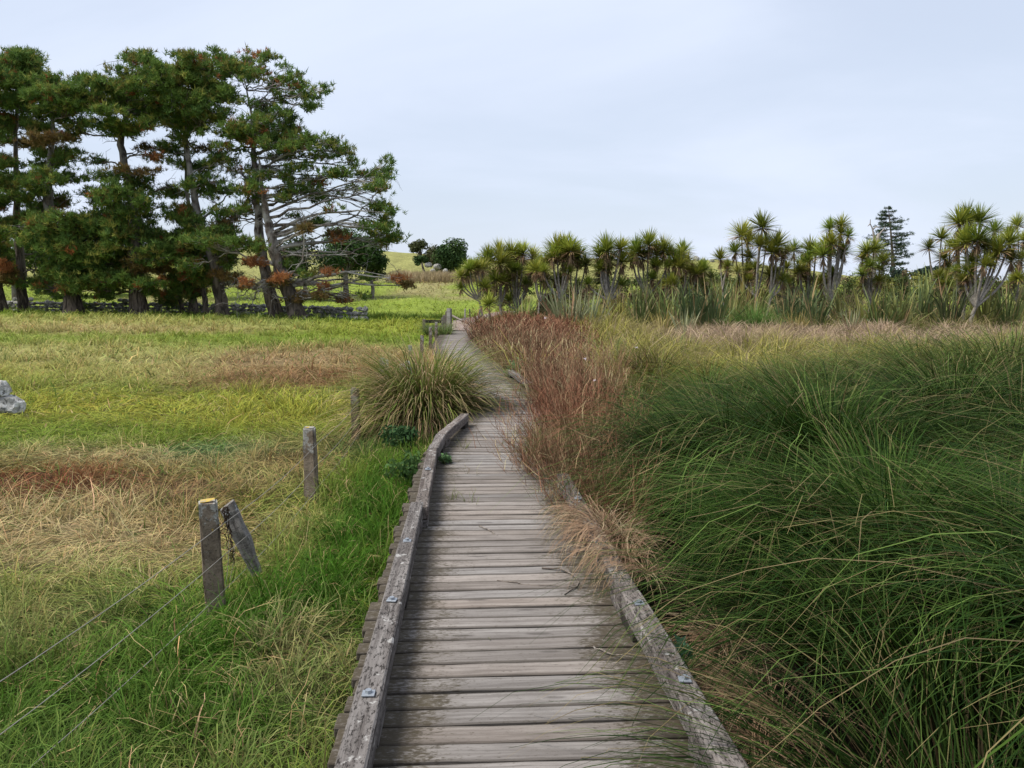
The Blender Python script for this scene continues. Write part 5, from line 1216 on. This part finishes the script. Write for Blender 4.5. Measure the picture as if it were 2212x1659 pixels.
SC_L = [(1250, 41, .9, 'dark twiggy scrub under the slim cabbage tree'), (1385, 42, 1.0, 'brown twiggy scrub under the pointed cabbage tree'), (1410, 42, 1.05, 'brown dead stems behind the green flax'), (1440, 42, 1.05, 'brown stems under the bright yellow cabbage tree'), (1465, 42, 1.0, 'brown stems under the dark narrow cabbage tree'), (1510, 42, 1.0, 'tall dry stems below the crest rocks'), (1535, 42, 1.1, 'dry stems left of the ragged cabbage tree'), (1575, 42, .9, 'grey stems below the ragged cabbage tree'), (1600, 43, .9, 'grey stems behind the tall green flax'), (1690, 43, .95, 'dark scrub below the drooping cabbage tree'), (1720, 41, .9, 'dark scrub right of the dome tussock'), (1770, 43, .9, 'scrub behind the many headed cabbage tree'), (1840, 43, .9, 'brown scrub left of the dead trunk'), (1930, 43, .8, 'scrub at the foot of the conifer'), (1990, 44, .8, 'scrub behind the dark tall flax'), (2140, 42, .9, 'scrub behind the pale right flax'), (1320, 42.5, .9, 'scrub behind the thick trunked cabbage tree')]
for i, (u, Y, s, lb) in enumerate(SC_L):
    x_ = at(u, 650, Y)[0]; t = thing('scrub_bush', lb, 'scrub', (x_, Y, float(terr(x_, Y))), 'twiggy scrub among the cabbage trees')
    ob('stems', SCR[i % 4], t, rot=(0, 0, i * 2.1), scl=(s * 1.1, s * 1.1, s))
# tangled undergrowth behind the flax, one unbroken mass
U_ = []
ru_ = np.random.default_rng(1290)
for k_ in range(210):
    u = ru_.uniform(1060, 2240); Y = ru_.uniform(43.5, 49); v = ru_.uniform(596, 650); p = at(u, v, Y); zt = max(p[2], float(terr(p[0], Y)) + .3)
    g_ = ru_.random(); c0, c1 = (((.035, .06, .018), (.10, .13, .035)), ((.14, .15, .03), (.25, .24, .06)), ((.085, .06, .035), (.17, .125, .075)))[0 if g_ < .45 else 1 if g_ < .75 else 2]
    V, Q, C, _ = leaves_blob(ru_, np.array([p[0], Y, zt]), (ru_.uniform(.5, 1.0), .6, ru_.uniform(.35, .75)), 210, .075, c0, c1, 6); U_.append((V, Q, C))
stuff('undergrowth', U_, M_BROAD, 'tangled green and brown undergrowth behind the flax', 'undergrowth')
# brown mound of dead leaves
bmx = at(1180, 640, 41); bz = float(terr(bmx[0], 41))
t = thing('dead_leaf_mound', 'dark brown mound of dead leaves between cabbage trees', 'dead leaves', (bmx[0], 41, bz))
r_ = np.random.default_rng(1300); n_ = 900; az_ = r_.random(n_) * 6.28; hh = r_.random(n_) ** .7
base_ = np.stack([.5 * (1 - hh * .85) * np.cos(az_), .5 * (1 - hh * .85) * np.sin(az_), hh * 1.55], -1)
P_ = arcs(n_, base_, az_, r_.uniform(.4, .8, n_), np.radians(r_.uniform(100, 150, n_)), np.radians(r_.uniform(150, 180, n_)), np.full(n_, 1.), 4)
c_ = np.array((.06, .038, .024)) + r_.random((n_, 1)) * np.array((.10, .06, .035))
q = ribbons(P_, np.full((n_, 4), .022), unit(np.stack([-np.sin(az_), np.cos(az_), np.zeros(n_)], -1)), np.repeat(c_[:, None], 4, 1)); ob('leaves', mk('leaves', q[0], q[1], None, q[2], M_DRY), t)
# tall dry reeds on the terrace, low green rank growth under the flax
n = 420; x = rng.uniform(-16, -2, n); y = rng.uniform(97, 112, n)
stuff('dry_reeds', clumps(np.stack([x, y, terr(x, y)], -1), lambda i: sedge(24, (.9, 1.9), .04, 7000 + i, col=((.26, .20, .12), (.40, .32, .19)), dead=.2, spread=20, droop=(20, 60), r0=.7, k=3)), M_DRY, 'band of tall dry reeds below the hill trees', 'reeds')
def rank(i, w=.017, m=38):
    b_ = rng.uniform(.6, 1.15)
    return (lambda q: (q[0] * rng.uniform(.5, .85), q[1], q[2]))(sedge(m, (.7, 1.5), w, 7600 + i, col=(np.array((.11, .125, .03)) * b_, np.array((.24, .225, .07)) * b_), dead=.22, k=4, r0=.4, droop=(80, 150)))
n = 420; y = rng.uniform(31, 44, n); x = -1.2 + rng.random(n) * (.70 * y + 1.5); keep = x > -1.3 + (y - 33) * .1; x, y = x[keep], y[keep]
stuff('rank_grass', clumps(np.stack([x, y, terr(x, y)], -1), rank), M_LEAF, 'rank yellow green grass growing round the flax and cabbage trees', 'grass')
n = 700; x = rng.uniform(-1, 62, n); y = rng.uniform(46, 75, n); keep = x < .75 * y; x, y = x[keep], y[keep]
stuff('slope_scrub', clumps(np.stack([x, y, terr(x, y)], -1), lambda i: rank(i + 900, .03, 16)), M_LEAF, 'rough grass and scrub on the slope behind the cabbage trees', 'scrub')

# ------------------------------------------------------------------ small plants, litter on the deck
def leafy(label, x, y, z, n, rad, size, seed, c0=(.06, .13, .05), c1=(.14, .22, .09), cat_='plant', name='leafy_weed'):
    r = np.random.default_rng(seed); t = thing(name, label, cat_, (x, y, z))
    V, Q, C, cs = leaves_blob(r, np.array([0, 0, rad * .8]), (rad, rad, rad * .8), n, size, c0, c1, 7); ob('leaves', mk('leaves', V, Q, None, C, M_LEAF, smooth=False), t)
    W = [(lambda q: (q[0], q[1], np.tile([.08, .1, .04], (len(q[0]), 1))))(tube(limb([0, 0, -.05], e, .05, 5, r), np.linspace(.006, .003, 5), 4)) for e in cs]
    V, Q, C = merge(W); ob('stems', mk('stems', V, Q, None, C, M_DRY), t)
leafy('bushy blue green weed behind the far kerb rail', .12, 14.9, -.25, 900, .38, .035, 1501)
leafy('dark leafy weed against the left kerb bend', -.98, 7.3, -.32, 600, .26, .028, 1502, (.03, .075, .025), (.08, .14, .04))
leafy('dark leafy weed between the third post and the kerb', -1.32, 9.0, -.36, 900, .30, .030, 1503, (.025, .065, .025), (.07, .13, .045))
leafy('small leafy weed inside the left kerb on the deck', -.60, 7.0, -.04, 160, .10, .022, 1504)
leafy('small green leaves poking up beside the right kerb', .70, 3.10, .02, 14, .06, .036, 1505, (.06, .15, .09), (.10, .2, .12))
leafy('dark green weed at the bottom right under the sedge', 1.35, 2.15, -.28, 120, .20, .045, 1506, (.03, .08, .05), (.06, .12, .08))
def sprout(label, x, y, n, L, seed, col=((.13, .17, .06), (.26, .26, .12))):
    t = thing('grass_sprout', label, 'grass', (x, y, .001)); V, Q, C = sedge(n, L, .004, seed, col=col, dead=.2, spread=70, r0=.05, k=5, droop=(40, 120)); V[:, 2] = np.maximum(V[:, 2], -.03)
    ob('blades', mk('blades', V, Q, None, C, M_LEAF), t)
sprout('grass sprout between planks near the kerb joint', -.46, 5.75, 12, (.10, .22), 1520)
sprout('grass sprout in mid deck near the kerb joint', -.30, 5.65, 9, (.08, .2), 1521)
sprout('thin grass sprout further along the deck', -.35, 6.6, 6, (.1, .2), 1522)
sprout('tiny grass sprout in the middle of the deck', -.13, 3.38, 2, (.05, .08), 1523, ((.12, .16, .05), (.2, .2, .08)))
sprout('grass sprout growing at the bend of the left kerb', -.50, 7.75, 16, (.1, .25), 1524)
def twig(label, pts, r0, seed):
    p = np.array(pts, float); t = thing('twig', label, 'twig', tuple(p[0])); V, Q = curly(p - p[0], r0, r0 * .5, 12, .003, seed); ob('stick', mk('stick', V, Q, mat=M_RAIL), t)
twig('bent brown twig on the deck beside the dead thatch', [(.17, 4.25, .006), (.29, 4.2, .012), (.36, 4.02, .008), (.27, 3.86, .006)], .006, 1530)
twig('long thin straight twig across the deck', [(-.08, 4.06, .005), (.1, 3.99, .006), (.33, 3.97, .008)], .0035, 1531)
twig('pale forked twig lying against the right kerb', [(.36, 3.26, .006), (.43, 3.18, .01), (.52, 3.13, .02)], .005, 1532)
twig('short twig on the far deck near the kerb joint', [(-.22, 5.05, .005), (-.14, 4.95, .006), (-.10, 4.85, .005)], .004, 1533)
# white flower heads over the stems
for i, (u, v, Y, lb) in enumerate(((1264, 776, 9.5, 'white flower head, largest above the red stems'), (1285, 822, 8.2, 'small white flower head below the largest one'), (1375, 752, 11, 'white flower head among the yellow sedge'), (1178, 688, 24, 'white fleck of a flower in front of the pale flax'))):
    p = at(u, v, Y); t = thing('wild_flower', lb, 'flower', (p[0], Y, float(terr(p[0], Y)))); z0 = float(terr(p[0], Y)); k = Y / 9.5
    V, Q = tube(np.array([[0, 0, 0], [.02, 0, (p[2] - z0) * .5], [0, 0, p[2] - z0]]), [.004, .003, .002], 5); ob('stem', mk('stem', V, Q, None, np.tile([.1, .12, .05], (len(V), 1)), M_DRY), t)
    r_ = np.random.default_rng(1540 + i); n_ = 26; az_ = r_.random(n_) * 6.28; P_ = arcs(n_, np.tile([0, 0, p[2] - z0], (n_, 1)), az_, r_.uniform(.015, .03, n_) * k, np.radians(r_.uniform(10, 100, n_)), np.radians(r_.uniform(40, 140, n_)), np.full(n_, 1.), 3)
    q = ribbons(P_, np.full((n_, 3), .004 * k) * np.array([.5, 1, .6])[None], unit(np.stack([-np.sin(az_), np.cos(az_), np.zeros(n_)], -1)), np.full((n_, 3, 3), (.72, .66, .72))); ob('petals', mk('petals', q[0], q[1], None, q[2], M_LEAF), t)
